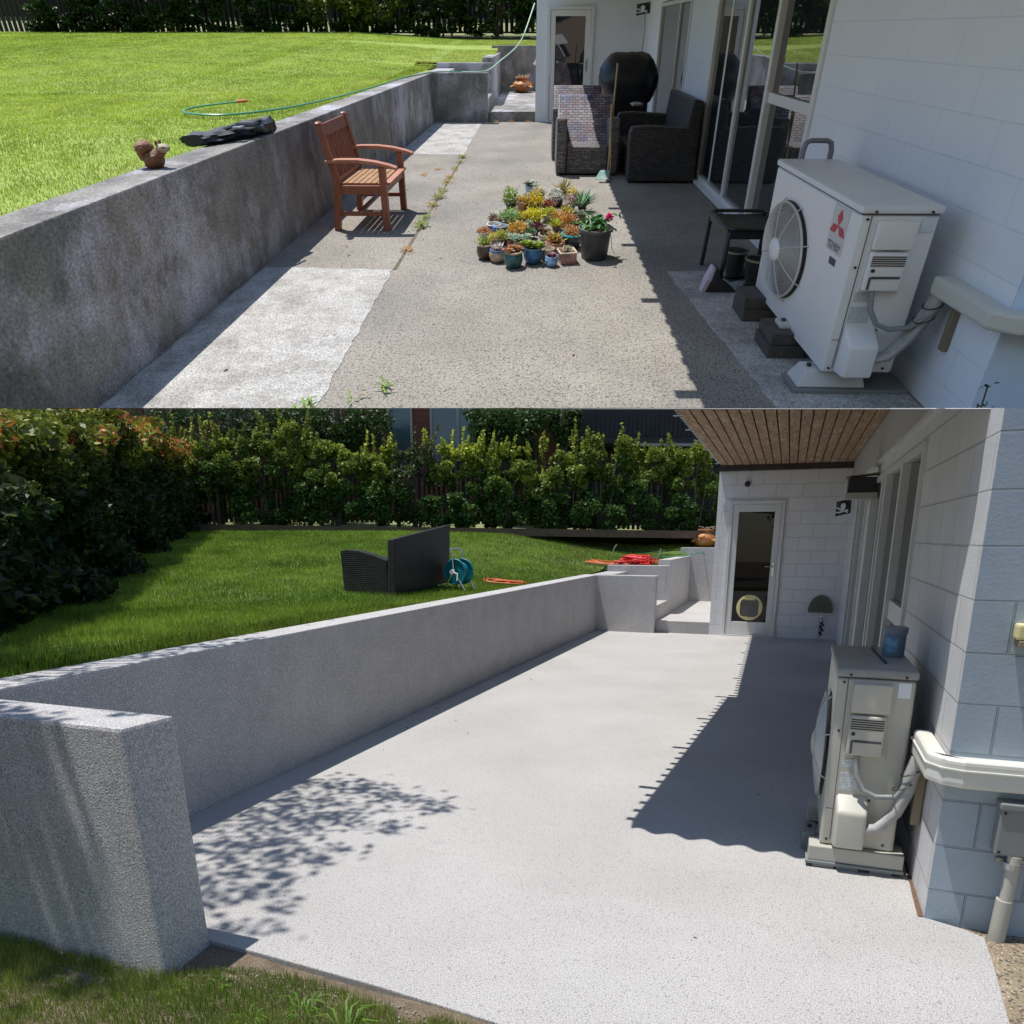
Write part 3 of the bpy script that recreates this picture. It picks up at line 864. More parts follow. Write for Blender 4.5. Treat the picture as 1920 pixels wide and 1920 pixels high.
m = MB(); m.box(3.845,-9.25,.28,3.884,-9.205,.613); m.build('strip', W['brown'], t, bev=.004)
t = thing('junction_box', Garden, (4.2,-9.7,.36), 'grey square junction box under the white trunking', 'junction box')
m = MB(); m.box(4.085,-9.72,.355,4.30,-9.643,.565); m.build('body', W['junc'], t, bev=.008)
m = MB(); m.box(4.078,-9.728,.548,4.307,-9.643,.575); m.build('cover', W['junc'], t, bev=.006)
for x in (4.1, 4.285):
    for z in (.37, .535):
        m = MB(); m.tube([(x,-9.723,z),(x,-9.719,z)], .006, 8); m.build('screw', W['dark'], t)
t = thing('downpipe', Garden, (4.15,-9.7,0), 'cream plastic waste pipe running down into the gravel below the junction box', 'pipe')
m = MB(); m.tube([(4.165,-9.70,.355),(4.16,-9.70,.12),(4.155,-9.70,-.06)], .026, 14); m.build('upper_pipe', W['pvc'], t, smooth=True)
m = MB(); m.tube([(4.157,-9.70,.16),(4.15,-9.70,-.08)], .032, 14); m.build('lower_pipe', W['pvc'], t, smooth=True)
m = MB(); m.tube([(4.16,-9.70,.30),(4.16,-9.70,.325)], .034, 14); m.box(4.11,-9.66,.303,4.21,-9.642,.322); m.build('clip', W['metal'], t)
t = thing('upper_pipe', Garden, (4.3,-9.7,1), 'thin pale pipe dropping to the trunking at the right edge', 'pipe')
m = MB(); m.tube([(4.285,-9.69,.95),(4.275,-9.69,.742)], .018, 12); m.build('pipe', W['pvc'], t, smooth=True)
m = MB(); m.tube([(4.275,-9.69,.76),(4.275,-9.69,.742)], .024, 12); m.build('collar', W['dark'], t)
t = thing('wall_lamp', Garden, (4.06,-9.7,1.2), 'small yellowish wall lamp on the shaded near face of the house', 'lamp')
m = MB(); m.box(4.035,-9.71,1.215,4.13,-9.643,1.275); m.build('body', W['yell'], t, bev=.01)
m = MB(); m.box(4.045,-9.714,1.19,4.12,-9.65,1.213); m.build('shade', W['brown'], t, bev=.004)
# ================================================================ outdoor unit (both terraces have one)
def text_mesh(s, size, fr):
    cu = bpy.data.curves.new('lettering', 'FONT'); cu.body = s; cu.size = size; cu.align_x = 'CENTER'; cu.extrude = 0.0
    cu.space_line = .8
    o = bpy.data.objects.new('lettering', cu); COL.objects.link(o)
    dg = bpy.context.evaluated_depsgraph_get(); dg.update()
    me = bpy.data.meshes.new_from_object(o.evaluated_get(dg))
    vs = [v.co.copy() for v in me.vertices]; fs = [tuple(p.vertices) for p in me.polygons]
    bpy.data.objects.remove(o); bpy.data.curves.remove(cu); bpy.data.meshes.remove(me)
    return vs, fs

def outdoor_unit(fr, x0, y0, z0, Wd, D, Hh, label, case, lid, wire, emblem, fan, pipe_to):
    """fan face looks to -X at x0, service end looks to -Y at y0"""
    t = thing('air_conditioner', fr, (x0 + D/2, y0 + Wd/2, z0), label, 'outdoor unit', 'outdoor units beside the house')
    x1, y1, z1 = x0 + D, y0 + Wd, z0 + Hh
    m = MB(); m.box(x0, y0, z0, x1, y1, z1-.045)
    body = m.build('casing', case, t, bev=.018, seg=3, smooth=True)
    m = MB(); m.box(x0-.006, y0-.008, z1-.04, x1+.008, y1+.006, z1)
    m.build('lid', lid, t, bev=.014, seg=3, smooth=True)
    m = MB(); m.box(x0+.006, y0+.006, z1-.046, x1-.004, y1-.004, z1-.039); m.build('lid_gap', W['shad'], t)
    # seams and screws
    m = MB(); m.box(x0+.045, y0-.0025, z0+.03, x0+.0475, y0+.01, z1-.05); m.box(x0+.012, y0-.002, z0+.19, x0+.045, y0+.01, z0+.192)
    m.build('panel_seam', W['shad'], t)
    for (x, z) in [(x0+.03,z1-.065),(x0+.03,z1-.30),(x0+.055,z1-.028),(x1-.045,z1-.028),(x0+.20,z0+.25),(x0+.03,z0+.03),(x1-.05,z0+.03)]:
        m = MB(); m.tube([(x,y0-.014 if z>z1-.04 else y0-.006,z),(x,y0+.004,z)], .006, 8); m.build('screw', W['dark'], t)
    # fan opening, blades behind the guard
    cy, cz, ry, rz = fan
    n = 48
    m = MB(); m.add([(x0-.003, cy+ry*1.03*math.cos(a), cz+rz*1.03*math.sin(a)) for a in [2*math.pi*i/n for i in range(n)]], [tuple(range(n))]); m.build('fan_opening', W['dark'], t)
    m = MB()
    for k in range(3):
        a = k*2.094+.4
        m.add([(x0-.006, cy+ry*.2*math.cos(a), cz+rz*.2*math.sin(a)), (x0-.010, cy+ry*.92*math.cos(a+.1), cz+rz*.92*math.sin(a+.1)), (x0-.004, cy+ry*.92*math.cos(a+1.0), cz+rz*.92*math.sin(a+1.0)), (x0-.004, cy+ry*.2*math.cos(a+.9), cz+rz*.2*math.sin(a+.9))], [(0,1,2,3)])
    m.build('fan_blades', W['junc'], t)
    g = MB(); bulge = .045
    for k in range(21):
        q = .26 + .74 * k / 20; xx = x0 - .012 - bulge * (1 - q*q*.75) 
        g.tube([(xx, cy+ry*q*math.cos(a), cz+rz*q*math.sin(a)) for a in [2*math.pi*i/n for i in range(n)]], .0024 if k < 20 else .006, 5, close=True)
    gd = g.build('fan_guard', wire, t)
    g = MB()
    for k in range(8):
        a = math.radians(22.5 + 45*k)
        g.tube([(x0-.014-bulge*(1-q*q*.75), cy+ry*q*math.cos(a), cz+rz*q*math.sin(a)) for q in (.24,.5,.75,1.0)] + [(x0-.002, cy+ry*1.1*math.cos(a), cz+rz*1.1*math.sin(a))], .0035, 6)
    sub(gd, 'guard_spokes', g, wire)
    g = MB(); g.blob((x0-.058, cy, cz), (.016, ry*.26, rz*.26), 20, 8); sub(gd, 'hub', g, case, smooth=True)
    # upper service cover, stepped
    ca, cb = x0+.07, x0+.235; ct, cm = z1-.065, z1-.42
    m = MB(); m.box(ca-.008, y0-.006, cm-.008, cb+.012, y0+.01, ct+.006)
    cv = m.build('service_cover', case, t, bev=.005)
    m = MB(); m.box(ca, y0-.030, z1-.205, cb+.005, y0-.007, ct); sub(cv, 'cover_top', m, case, bev=.011, seg=3, smooth=True)
    m = MB(); m.box(ca, y0-.034, z1-.41, cb-.006, y0-.007, z1-.215); sub(cv, 'cover_base', m, case, bev=.012, seg=3, smooth=True)
    m = MB()
    for k in range(5): m.box(ca+.006, y0-.0365, z1-.236-.011*k, cb-.014, y0-.033, z1-.2315-.011*k)
    sub(cv, 'vent_slots', m, W['dark'])
    m = MB(); m.tube([(ca+.022,y0-.037,z1-.303),(ca+.022,y0-.033,z1-.303)], .009, 12); sub(cv, 'lock', m, W['dark'])
    m = MB(); m.box(ca+.014, y0-.037, z1-.40, ca+.024, y0-.033, z1-.335); m.box(ca+.024, y0-.037, z1-.344, cb-.018, y0-.033, z1-.332); sub(cv, 'pull_groove', m, W['shad'], bev=.003)
    m = MB(); m.box(x1-.073, y0-.003, z1-.125, x1-.02, y0+.004, z1-.055); m.build('sticker', W['lightblue'], t)
    m = MB(); m.box(x0+.062, y0-.003, z1-.475, x0+.135, y0+.004, z1-.435); m.build('small_label', W['lab'], t)
    m = MB(); m.box(x0+.06, y0-.003, z1-.59, x0+.15, y0+.004, z1-.505); m.build('rating_label', W['lab'], t)
    # lower pipe cover
    m = MB(); pa, pb = x0+.05, x0+.195; zt = z0 + .275
    m.add([(pa,y0,zt),(pb,y0,zt),(pb,y0,z0+.012),(pa,y0,z0+.012),(pa+.008,y0-.085,zt-.075),(pb-.002,y0-.085,zt-.075),(pb-.002,y0-.085,z0+.02),(pa+.008,y0-.085,z0+.02)],
          [(0,1,2,3),(4,7,6,5),(0,4,5,1),(1,5,6,2),(2,6,7,3),(3,7,4,0)])
    m.build('pipe_cover', case, t, bev=.016, seg=3, smooth=True)
    # conduit and lagged pipes to the wall trunking
    px, py, pz = pipe_to
    m = MB(); m.tube([(ca+.05,y0-.02,cm+.01),(ca+.055,y0-.04,cm-.08),(ca+.09,y0-.055,cm-.15),(ca+.15,y0-.06,cm-.175),(x1-.03,y0-.06,cm-.165),(px-.02,py-.02,pz-.10),(px,py,pz)], .013, 10)
    m.build('conduit', W['pipeB'], t, smooth=True)
    m = MB(); m.tube([(pb-.02,y0-.05,z0+.11),(pb+.05,y0-.06,z0+.135),(x1-.02,y0-.05,z0+.22),((x1+px)/2,(y0+py)/2-.02,(z0+.30+pz)/2-.06),(px-.01,py,pz-.07),(px+.01,py,pz+.01)], [.026,.027,.029,.032,.034,.034], 12)
    m.build('lagged_pipe', W['lag'], t, smooth=True)
    m = MB()
    for q in ((px-.015,py-.005,pz-.06),(px-.045,py-.012,pz-.13)):
        m.tube([(q[0]+.04*math.cos(a), q[1]+.036*math.sin(a), q[2]+.02*math.cos(a)) for a in [2*math.pi*i/14 for i in range(14)]], .003, 5, close=True)
    m.build('cable_tie', W['dark'], t)
    # handle recess on the fan face
    m = MB(); m.box(x0-.003, y0+.115, z1-.345, x0+.004, y0+.175, z1-.31); m.build('hand_recess', W['shad'], t)
    if emblem:
        e0, e1 = y0+.085, y0+.235; zt, zb = z1-.055, z1-.285
        m = MB(); m.box(x0-.0025, e0, zb, x0+.002, e1, zt); st = m.build('badge', W['stick'], t)
        # three diamonds meeting at a point
        cyy, czz = (e0+e1)/2, z1-.15; s_ = .042
        m = MB()
        for a in (90, 210, 330):
            d = Vector((0, math.cos(math.radians(a)), math.sin(math.radians(a))))
            l = Vector((0, math.cos(math.radians(a-30)), math.sin(math.radians(a-30)))); r_ = Vector((0, math.cos(math.radians(a+30)), math.sin(math.radians(a+30))))
            o_ = Vector((x0-.0045, cyy, czz))
            m.add([o_, o_+l*s_*1.15, o_+(l+r_)*s_*1.15, o_+r_*s_*1.15], [(0,1,2,3)])
        sub(st, 'red_diamonds', m, W['red_e'])
        vs, fs = text_mesh('MITSUBISHI\nELECTRIC', .027, fr)
        m = MB(); m.add([(x0-.0045, cyy - v.x*.92, z1-.252 + v.y*1.0) for v in vs], fs); sub(st, 'lettering', m, W['ink'])
    return t, (x0, y0, z0, x1, y1, z1)

outdoor_unit(Garden, 3.462, -9.20, .112, .84, .335, .885, 'cream outdoor unit with a small tub standing on its lid, beside the white trunking', W['cream'], W['creamlid'], W['gwire'], False, (-8.80,.53,.27,.27), (3.83,-9.26,.60))
t = thing('plinth', Garden, (3.64,-8.8,0), 'grey plastic plinth under the cream outdoor unit', 'plinth')
m = MB(); m.box(3.415,-9.235,.035,3.845,-9.10,.11); m.build('front_rail', W['pvc'], t, bev=.006)
m = MB(); m.box(3.405,-9.245,.018,3.850,-9.09,.034); m.build('front_tray', W['junc'], t, bev=.003)
m = MB(); m.box(3.415,-8.62,.02,3.845,-8.48,.11); m.build('rear_rail', W['pvc'], t, bev=.006)
for x in (3.44, 3.55, 3.70):
    m = MB(); m.box(x, -9.235, -.002, x+.10, -9.10, .017)
    tag(m.build('paving_tile', W['junc'], bev=.003), {3.44:'thin grey tile under the plinth, leftmost of three',3.55:'thin grey tile under the plinth, middle of three',3.70:'thin grey tile under the plinth, nearest the wall'}[x], 'tile', 'tiles under the plinth')
t = thing('rubber_block', Garden, (3.43,-8.95,0), 'small dark grey block beside the cream outdoor unit', 'block')
m = MB(); m.box(3.385,-9.02,.0,3.455,-8.86,.10); m.build('body', W['junc'], t, bev=.008)
m = MB(); m.tube([(3.42,-8.94,.10),(3.42,-8.94,.115)], .012, 10); m.build('bolt', W['dark'], t)
# tub on the lid
t = thing('plastic_tub', Garden, (3.735,-8.72,.997), 'pale blue tub with grey lid and blue label on the outdoor unit', 'tub')
m = MB().at(3.735,-8.72,.998); m.lathe([(.048,0),(.052,.01),(.054,.12)], 28); m.build('body', W['blue'], t, smooth=True)
m = MB().at(3.735,-8.72,.998); m.lathe([(.058,.118),(.059,.145),(.052,.152)], 28); m.build('lid', W['lid'], t, smooth=True)
m = MB().at(3.735,-8.72,.998)
m.add([(.0545*math.cos(a), .0545*math.sin(a), z) for z in (.03,.10) for a in [math.radians(215+7*i) for i in range(10)]], [(i, i+1, 11+i, 10+i) for i in range(9)]); m.build('label', W['bluel'], t)
tag(MB().bar((3.66,-8.55,1.002),(3.68,-9.0,1.002),.008,.006).build('stick', W['dark']), 'thin dark stick lying across the lid of the cream unit', 'stick')
tag(MB().box(3.65,-8.50,.999,3.675,-8.46,1.02).build('pebble', W['brown'], bev=.006), 'tiny brown clip at the end of the stick', 'clip')

# ================================================================ sofa, reel, cords, pot on the level garden's lawn
def lz(p): return float(lawnz(np.array(p.x), np.array(p.y)))
t = thing('wicker_sofa', Garden, AV(-1.1, 9.4, .97), 'dark wicker sofa turned away on the lawn', 'sofa')
P0 = AV(-1.33, 8.85); P1 = AV(-.80, 10.05)
ax = (P1 - P0).normalized(); ay = Vector((-ax.y, ax.x, 0))
za, zb = .925, 1.02
def S_(u, w_, z): 
    q = P0 + ax * u + ay * w_; return (q.x, q.y, z + za + (zb - za) * u / 1.31)
def sbox(m, u0, u1, w0, w1, z0, z1, z1b=None):
    z1b = z1 if z1b is None else z1b
    vs = [S_(u0,w0,z0),S_(u1,w0,z0),S_(u1,w1,z0),S_(u0,w1,z0),S_(u0,w0,z1),S_(u1,w0,z1),S_(u1,w1,z1b),S_(u0,w1,z1b)]
    m.add(vs, [(3,2,1,0),(4,5,6,7),(0,1,5,4),(1,2,6,5),(2,3,7,6),(3,0,4,7)])
m = MB(); PB_ = [S_(0,0,0),S_(1.31,0,0),S_(1.31,.10,0),S_(0,.10,0),S_(0,-.02,.635),S_(1.31,-.02,.71),S_(1.31,.08,.70),S_(0,.08,.625)]; m.add(PB_, [(3,2,1,0),(4,5,6,7),(0,1,5,4),(1,2,6,5),(2,3,7,6),(3,0,4,7)]); m.build('backrest', W['wick'], t, bev=.015)
m = MB(); sbox(m, .10,1.21, .10,.66, 0,.36); m.build('seat', W['wick'], t, bev=.015)
for u in (0, 1.21):
    m = MB()
    prof = [(.10,0),(.70,0),(.73,.50),(.64,.515),(.45,.50),(.28,.46),(.10,.40)]
    n = len(prof); m.add([S_(u, w_, z) for w_, z in prof] + [S_(u+.10, w_, z) for w_, z in prof], [tuple(range(n)), tuple(range(n, 2*n))[::-1]] + [(i,(i+1)%n,n+(i+1)%n,n+i) for i in range(n)])
    m.build('armrest', W['wick'], t, bev=.012)
for u in (.05, 1.22):
    m = MB(); q = S_(u+.04,.62,0); m.tube([(q[0],q[1],q[2]-.03),(q[0],q[1],q[2]+.02)], .015, 8); m.build('foot', W['dark'], t)
# hose reel by the far end of the sofa
c = AV(-.70, 9.75); gz = lz(c) 
t = thing('hose_reel', Garden, (c.x, c.y, gz), 'teal hose reel with metal frame beside the wicker sofa', 'hose reel')
d_ = Vector((math.cos(YAW-.5), math.sin(YAW-.5), 0)); e_ = Vector((-d_.y, d_.x, 0))
def Q(a, b, z): p = c + d_ * a + e_ * b; return (p.x, p.y, gz + z)
for b in (-.02, .16):
    m = MB(); n = 28
    m.tube([Q(.15*math.cos(x), b, .22+.15*math.sin(x)) for x in [2*math.pi*i/n for i in range(n)]], .012, 6, close=True)
    m.add([Q(.145*math.cos(x), b, .22+.145*math.sin(x)) for x in [2*math.pi*i/n for i in range(n)]], [tuple(range(n))]); m.build('drum_side', W['teal'], t)
m = MB()
for k in range(4): m.tube([Q(.10*math.cos(x), .01+.035*k, .22+.10*math.sin(x)) for x in [2*math.pi*i/20 for i in range(20)]], .018, 6, close=True)
m.build('coiled_hose', W['teal'], t, smooth=True)
m = MB()
for b in (-.05, .19): m.tube([Q(-.14,b,.0),Q(0,b,.24),Q(-.02,b,.45),Q(-.05,b,.50)], .009, 6); m.tube([Q(.16,b,.0),Q(0,b,.24)], .009, 6)
m.tube([Q(-.05,-.05,.50),Q(-.05,.19,.50)], .010, 6); m.build('frame', W['steel'], t, smooth=True)
m = MB(); m.tube([Q(0,-.06,.22),Q(0,-.10,.22)], .03, 8); m.tube([Q(.0,-.09,.22),Q(.09,-.10,.20),Q(.10,-.13,.12)], .010, 6); m.build('crank', W['stick'], t)

def scribble(cx, cy, rx, ry, n, seed, z0, hgt=.03, loops=6.0, fr=Garden):
    R = random.Random(seed); pts = []
    ph = [R.uniform(0, 6.28) for _ in range(6)]
    for i in range(n):
        t_ = i / n * loops * 2 * math.pi
        q = .55 + .45 * math.sin(t_ * .37 + ph[0]) * math.cos(t_ * .13 + ph[1])
        x = cx + rx * q * math.cos(t_ + .4 * math.sin(t_ * 2.3 + ph[2])); y = cy + ry * q * math.sin(t_ * 1.07 + ph[3])
        z = (z0(x, y) if callable(z0) else z0) + hgt * (.6 + .4 * math.sin(t_ * 1.7 + ph[4]))
        pts.append((x, y, z))
    return pts
zl = lambda x, y: float(lawnz(np.array(x), np.array(y)))
# red cord pile near the steps
c = Vector((.05, 3.4, 0)); c = AV(2.35, 15.0)
m = MB(); m.tube(scribble(c.x, c.y, .42, .38, 420, 4, lambda x, y: zl(x, y) + .02, .07, 15), .014, 5)
m.tube(scribble(c.x, c.y, .28, .28, 300, 9, lambda x, y: zl(x, y) + .07, .10, 12), .014, 5)
tag(m.build('power_cord', W['red']), 'heap of red cord on the lawn behind the coated steps', 'cord')
m = MB(); m.tube(scribble(c.x-.25, c.y+.1, .95, .55, 300, 14, lambda x, y: zl(x, y) + .02, .02, 7), .009, 5)
tag(m.build('power_cord', W['orange']), 'loose orange cord loops spread around the red heap', 'cord')
c = AV(-.10, 10.9)
m = MB(); m.tube(scribble(c.x, c.y, .27, .22, 260, 5, lambda x, y: zl(x, y) + .02, .03, 9), .009, 5)
tag(m.build('power_cord', W['orange']), 'small orange cord tangle on the lawn next to the long wall', 'cord')
# glazed pot with side cups on the terrace behind the back wall
def strawberry_pot(fr, x, y, z, s, label, broken):
    t = thing('terracotta_pot', fr, (x, y, z), label, 'pot')
    m = MB().at(x, y, z); m.lathe([(.10*s,0),(.17*s,.05*s),(.21*s,.14*s),(.20*s,.20*s),(.13*s,.27*s),(.12*s,.29*s),(.155*s,.32*s),(.15*s,.34*s),(.11*s,.335*s),(.10*s,.28*s)], 28)
    m.build('body', W['terra'], t, smooth=True)
    for k in range(6):
        a = k * math.pi / 3 + .3
        m = MB().at(x + .20*s*math.cos(a), y + .20*s*math.sin(a), z + (.10 if k % 2 else .17)*s, rz=a, ry=.5)
        m.lathe([(.025*s,0),(.05*s,.03*s),(.058*s,.06*s),(.04*s,.055*s)], 14); m.build('side_cup', W['terra'], t, smooth=True)
    m = MB().at(x, y, z + .30*s)
    R = random.Random(3)
    for k in range(9):
        a = R.uniform(0, 6.28); m.tube([(0,0,0),(.08*s*math.cos(a),.08*s*math.sin(a),.08*s),(.18*s*math.cos(a),.18*s*math.sin(a),.07*s*R.uniform(0,1.5))], .006*s, 4)
    m.build('dry_stems', W['brown'], t)
p = AV(4.42, 17.55); strawberry_pot(Garden, 1.22, 5.0, 1.345, 1.15, 'ochre glazed pot with side cups on the upper ground against the white house corner', False)
b_ = zl(AV(2.15,16.6).x, AV(2.15,16.6).y); m = MB(); m.tube([(AV(2.15,16.6)+Vector((0,0,b_+dz)))+Vector((dx,0,0)) for dx, dz in ((.02,0),(-.02,.10),(.0,.18),(.05,.25))], .011, 6)
tag(m.build('garden_stake', W['lag'], smooth=True), 'bent pale stake in the lawn left of its twin', 'stake', 'stakes in the lawn')
b_ = zl(AV(3.05,16.3).x, AV(3.05,16.3).y); m = MB(); m.tube([(AV(3.05,16.3)+Vector((0,0,b_+dz)))+Vector((dx,0,0)) for dx, dz in ((-.03,0),(.0,.10),(.03,.20))], .011, 6)
tag(m.build('garden_stake', W['lag'], smooth=True), 'bent pale stake in the lawn nearer the glazed pot', 'stake', 'stakes in the lawn')
m = MB(); m.tube([(p_.x, p_.y, zl(p_.x, p_.y) + .03) for p_ in (AV(2.6,16.4),AV(3.1,16.3),AV(3.6,16.6),AV(4.2,17.2))], .012, 6)
tag(m.build('garden_hose', W['hose'], smooth=True), 'dark green hose lying on the lawn towards the glazed pot', 'hose')

# ================================================================ fence, shrubs, hedge, neighbours
FF = 18.9      # fence distance along the view
def ground_far(r): return 1.79 - .20 * min(1, max(0, (r + 2) / 6.0))
t = thing('picket_fence', Garden, AV(-1.5, FF, 1.7), 'dark picket fence behind the row of shrubs', 'fence')
m = MB(); r = -9.0
while r < 6.2:
    a = AV(r, FF, 0); gz = ground_far(r)
    m.at(a.x, a.y, gz - .05, rz=YAW); m.box(0, 0, .16, .075, .018, 1.55 + .03 * rng.random()); r += .115
m.build('pickets', W['fence'], t)
for h in (.30, 1.25):
    m = MB(); a, b = AV(-9, FF + .04, ground_far(-9) + h), AV(6.2, FF + .04, ground_far(6.2) + h); m.bar(a, b, .03, .07); m.build('rail', W['fence'], t)
for k in range(8):
    m = MB(); a = AV(-9 + k * 2.1, FF + .07, 0); m.at(a.x, a.y, ground_far(-9 + k*2.1) - .3, rz=YAW); m.box(-.045,-.03,0,.045,.06,1.75); m.build('post', W['fence'], t)
m = MB(); a, b = AV(-9, FF - 1.35, ground_far(-9) + .0), AV(6.2, FF - 1.35, ground_far(6.2) + .0)
m.bar(a, b, .05, .16); tag(m.build('garden_edging', W['kerb']), 'low timber edging board between lawn and shrubs', 'edging')
m = MB(); q = [AV(-9,FF-1.3,0),AV(6.5,FF-1.3,0),AV(6.5,FF+.2,0),AV(-9,FF+.2,0)]
m.add([(p_.x,p_.y,ground_far(side(p_.x,p_.y))-.02) for p_ in q], [(0,1,2,3)]); tag(m.build('flower_bed', W['soil']), kind='structure')
m = MB(); q = [AV(-14,FF+.2,0),AV(9,FF+.2,0),AV(9,FF+2.5,0),AV(-14,FF+2.5,0)]
m.add([(p_.x,p_.y,ground_far(side(p_.x,p_.y))+.02+(.26 if i_ > 1 else .04)) for i_, p_ in enumerate(q)], [(0,1,2,3)]); tag(m.build('ground', W['pale']), 'sunny ground beyond the fence', kind='structure')

YG, DG, OR, DD = np.array([.46,.50,.055]), np.array([.050,.11,.020]), np.array([.52,.17,.045]), np.array([.020,.045,.011])
def crown(center, rad, n, R, shell=.55, lumps=7, ls=.35):
    """points in a lumpy crown; returns points and a 0..1 height"""
    c = np.array(center); rad = np.array(rad)
    L = R.normal(size=(lumps, 3)); L /= np.linalg.norm(L, axis=1)[:, None]
    d = R.normal(size=(n, 3)); d /= np.linalg.norm(d, axis=1)[:, None]
    q = 1 + ls * (np.max(d @ L.T, axis=1) - .75)
    rr = (shell + (1 - shell) * R.uniform(0, 1, n)) * q
    d2 = np.sign(d) * np.abs(d) ** .8
    p = c + d2 * rad * rr[:, None]
    return p
def shrub(fr, base, h, w, dpt, n, size, label, R, tipc, cat='shrub', group='shrubs along the picket fence', name='shrub', rot=YAW, cut=False, yaw0=True, tip=.55, nl=9, mid=None):
    bx, by, bz = base
    t = thing(name, fr, base, label, cat, group)
    pts = []
    cy, sy = math.cos(rot), math.sin(rot)
    k = int(14 + 16 * w)
    for i in range(k):
        u = R.uniform(.03, 1.0) ** .95
        env = (1.0 - .38 * u ** 3) * (.75 + .25 * min(1, u * 4))
        cc = (R.uniform(-.46, .46) * w * env, R.uniform(-.42, .30) * dpt * env, h * u * .93)
        q = R.uniform(.12, .21) * (1.15 - .35 * u)
        pts.append(crown(cc, (q * 1.15, q, q * R.uniform(.7, 1.3)), n // k, R, .25, 5, .7))
    # stray upright shoots on top and at the sides
    for i in range(int(9 + 9 * w)):
        x0, hh = R.uniform(-.5, .5) * w, R.uniform(.06, .26)
        q = R.uniform(0, 1, 46); ln = R.normal(0, .06)
        pts.append(np.stack([x0 + ln * q + R.normal(0, .022, len(q)) * (1.2 - q), R.uniform(-.2, .2) * dpt + R.normal(0, .03, len(q)), h * R.uniform(.72, .95) + (hh * h) * q], 1))
    p = np.concatenate(pts)
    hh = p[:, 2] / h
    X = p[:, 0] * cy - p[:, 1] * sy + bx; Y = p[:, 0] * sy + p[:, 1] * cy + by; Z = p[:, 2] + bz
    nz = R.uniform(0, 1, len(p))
    f = np.clip((hh - (1 - tip)) / tip, 0, 1) * (.35 + .65 * nz)  # paler young tips, with sunlit tops and shaded lower leaves put into the colour
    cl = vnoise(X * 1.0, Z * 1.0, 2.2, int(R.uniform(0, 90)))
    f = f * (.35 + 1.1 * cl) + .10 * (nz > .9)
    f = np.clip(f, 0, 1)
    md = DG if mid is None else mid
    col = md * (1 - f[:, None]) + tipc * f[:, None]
    v, c = leaves(np.stack([X, Y, Z], 1), size, col, R=R)
    np_mesh('crown', v, 4, c, W['leaf'], t, cut=cut)
    m = MB(); 
    for i in range(3):
        ox = R.uniform(-.2, .2) * w
        m.tube([(bx + ox*.3*cy, by + ox*.3*sy, bz - .05), (bx + ox*.7*cy, by + ox*.7*sy, bz + h*.4), (bx + ox*cy, by + ox*sy, bz + h*.8)], [.035,.022,.008], 6)
    m.build('trunk', W['trunk'], t)
    return t
RS = np.random.RandomState(5)
def u2r(u, f=18.2): return (u - 960) / FPX * .964 * f
# (left u, right u, top v, colour, label)
rows = [
 (352,470,800,YG*.8,'broad dense shrub at the left end of the fence row, its top clipped flat'),
 (450,575,790,YG*.75,'broad dense dark green shrub with pale tips, second from the left of the row'),
 (560,692,818,YG*1.15,'bright yellow green shrub with a rounded top left of the wicker sofa'),
 (684,742,830,YG*1.2,'narrow yellow green shrub just right of the rounded bright one'),
 (748,818,824,np.array([.13,.13,.06]),'thin sparse grey green shrub in front of the neighbour window'),
 (816,925,822,YG*1.2,'bright yellow green shrub behind the far end of the wicker sofa'),
 (918,992,828,YG*.9,'upright mid green shrub with a pale top left of the low gap in the row'),
 (985,1035,885,YG*1.1,'low yellow green shrub filling the gap in the row'),
 (1022,1092,826,YG*.9,'rounded green shrub with orange new leaves at its right'),
 (1085,1172,805,YG*.7,'tallest deep green shrub with upright shoots in the row'),
 (1165,1258,832,YG*.75,'dense deep green shrub between the tallest shrub and the house corner'),
 (1245,1352,826,YG*.8,'dense green shrub against the corner of the white house'),
]
for (ua, ub, tv, tc_, lb) in rows:
    r0 = u2r((ua + ub) / 2); w_ = (ub - ua) / FPX * 17.6 * 1.32; gz = ground_far(r0)
    top = 1.595 + (1004.5 - tv) / FPX * .964 * 18.2 * 1.0
    p = AV(r0, 18.2, gz)
    sparse = 'sparse' in lb
    shrub(Garden, tuple(p), (top - gz) * .90, w_, 1.0, 4200 if sparse else int(15500 * w_ / 1.5), .080, lb, RS, tc_, tip=.62, mid=DG*1.15 if not sparse else DG*.9)
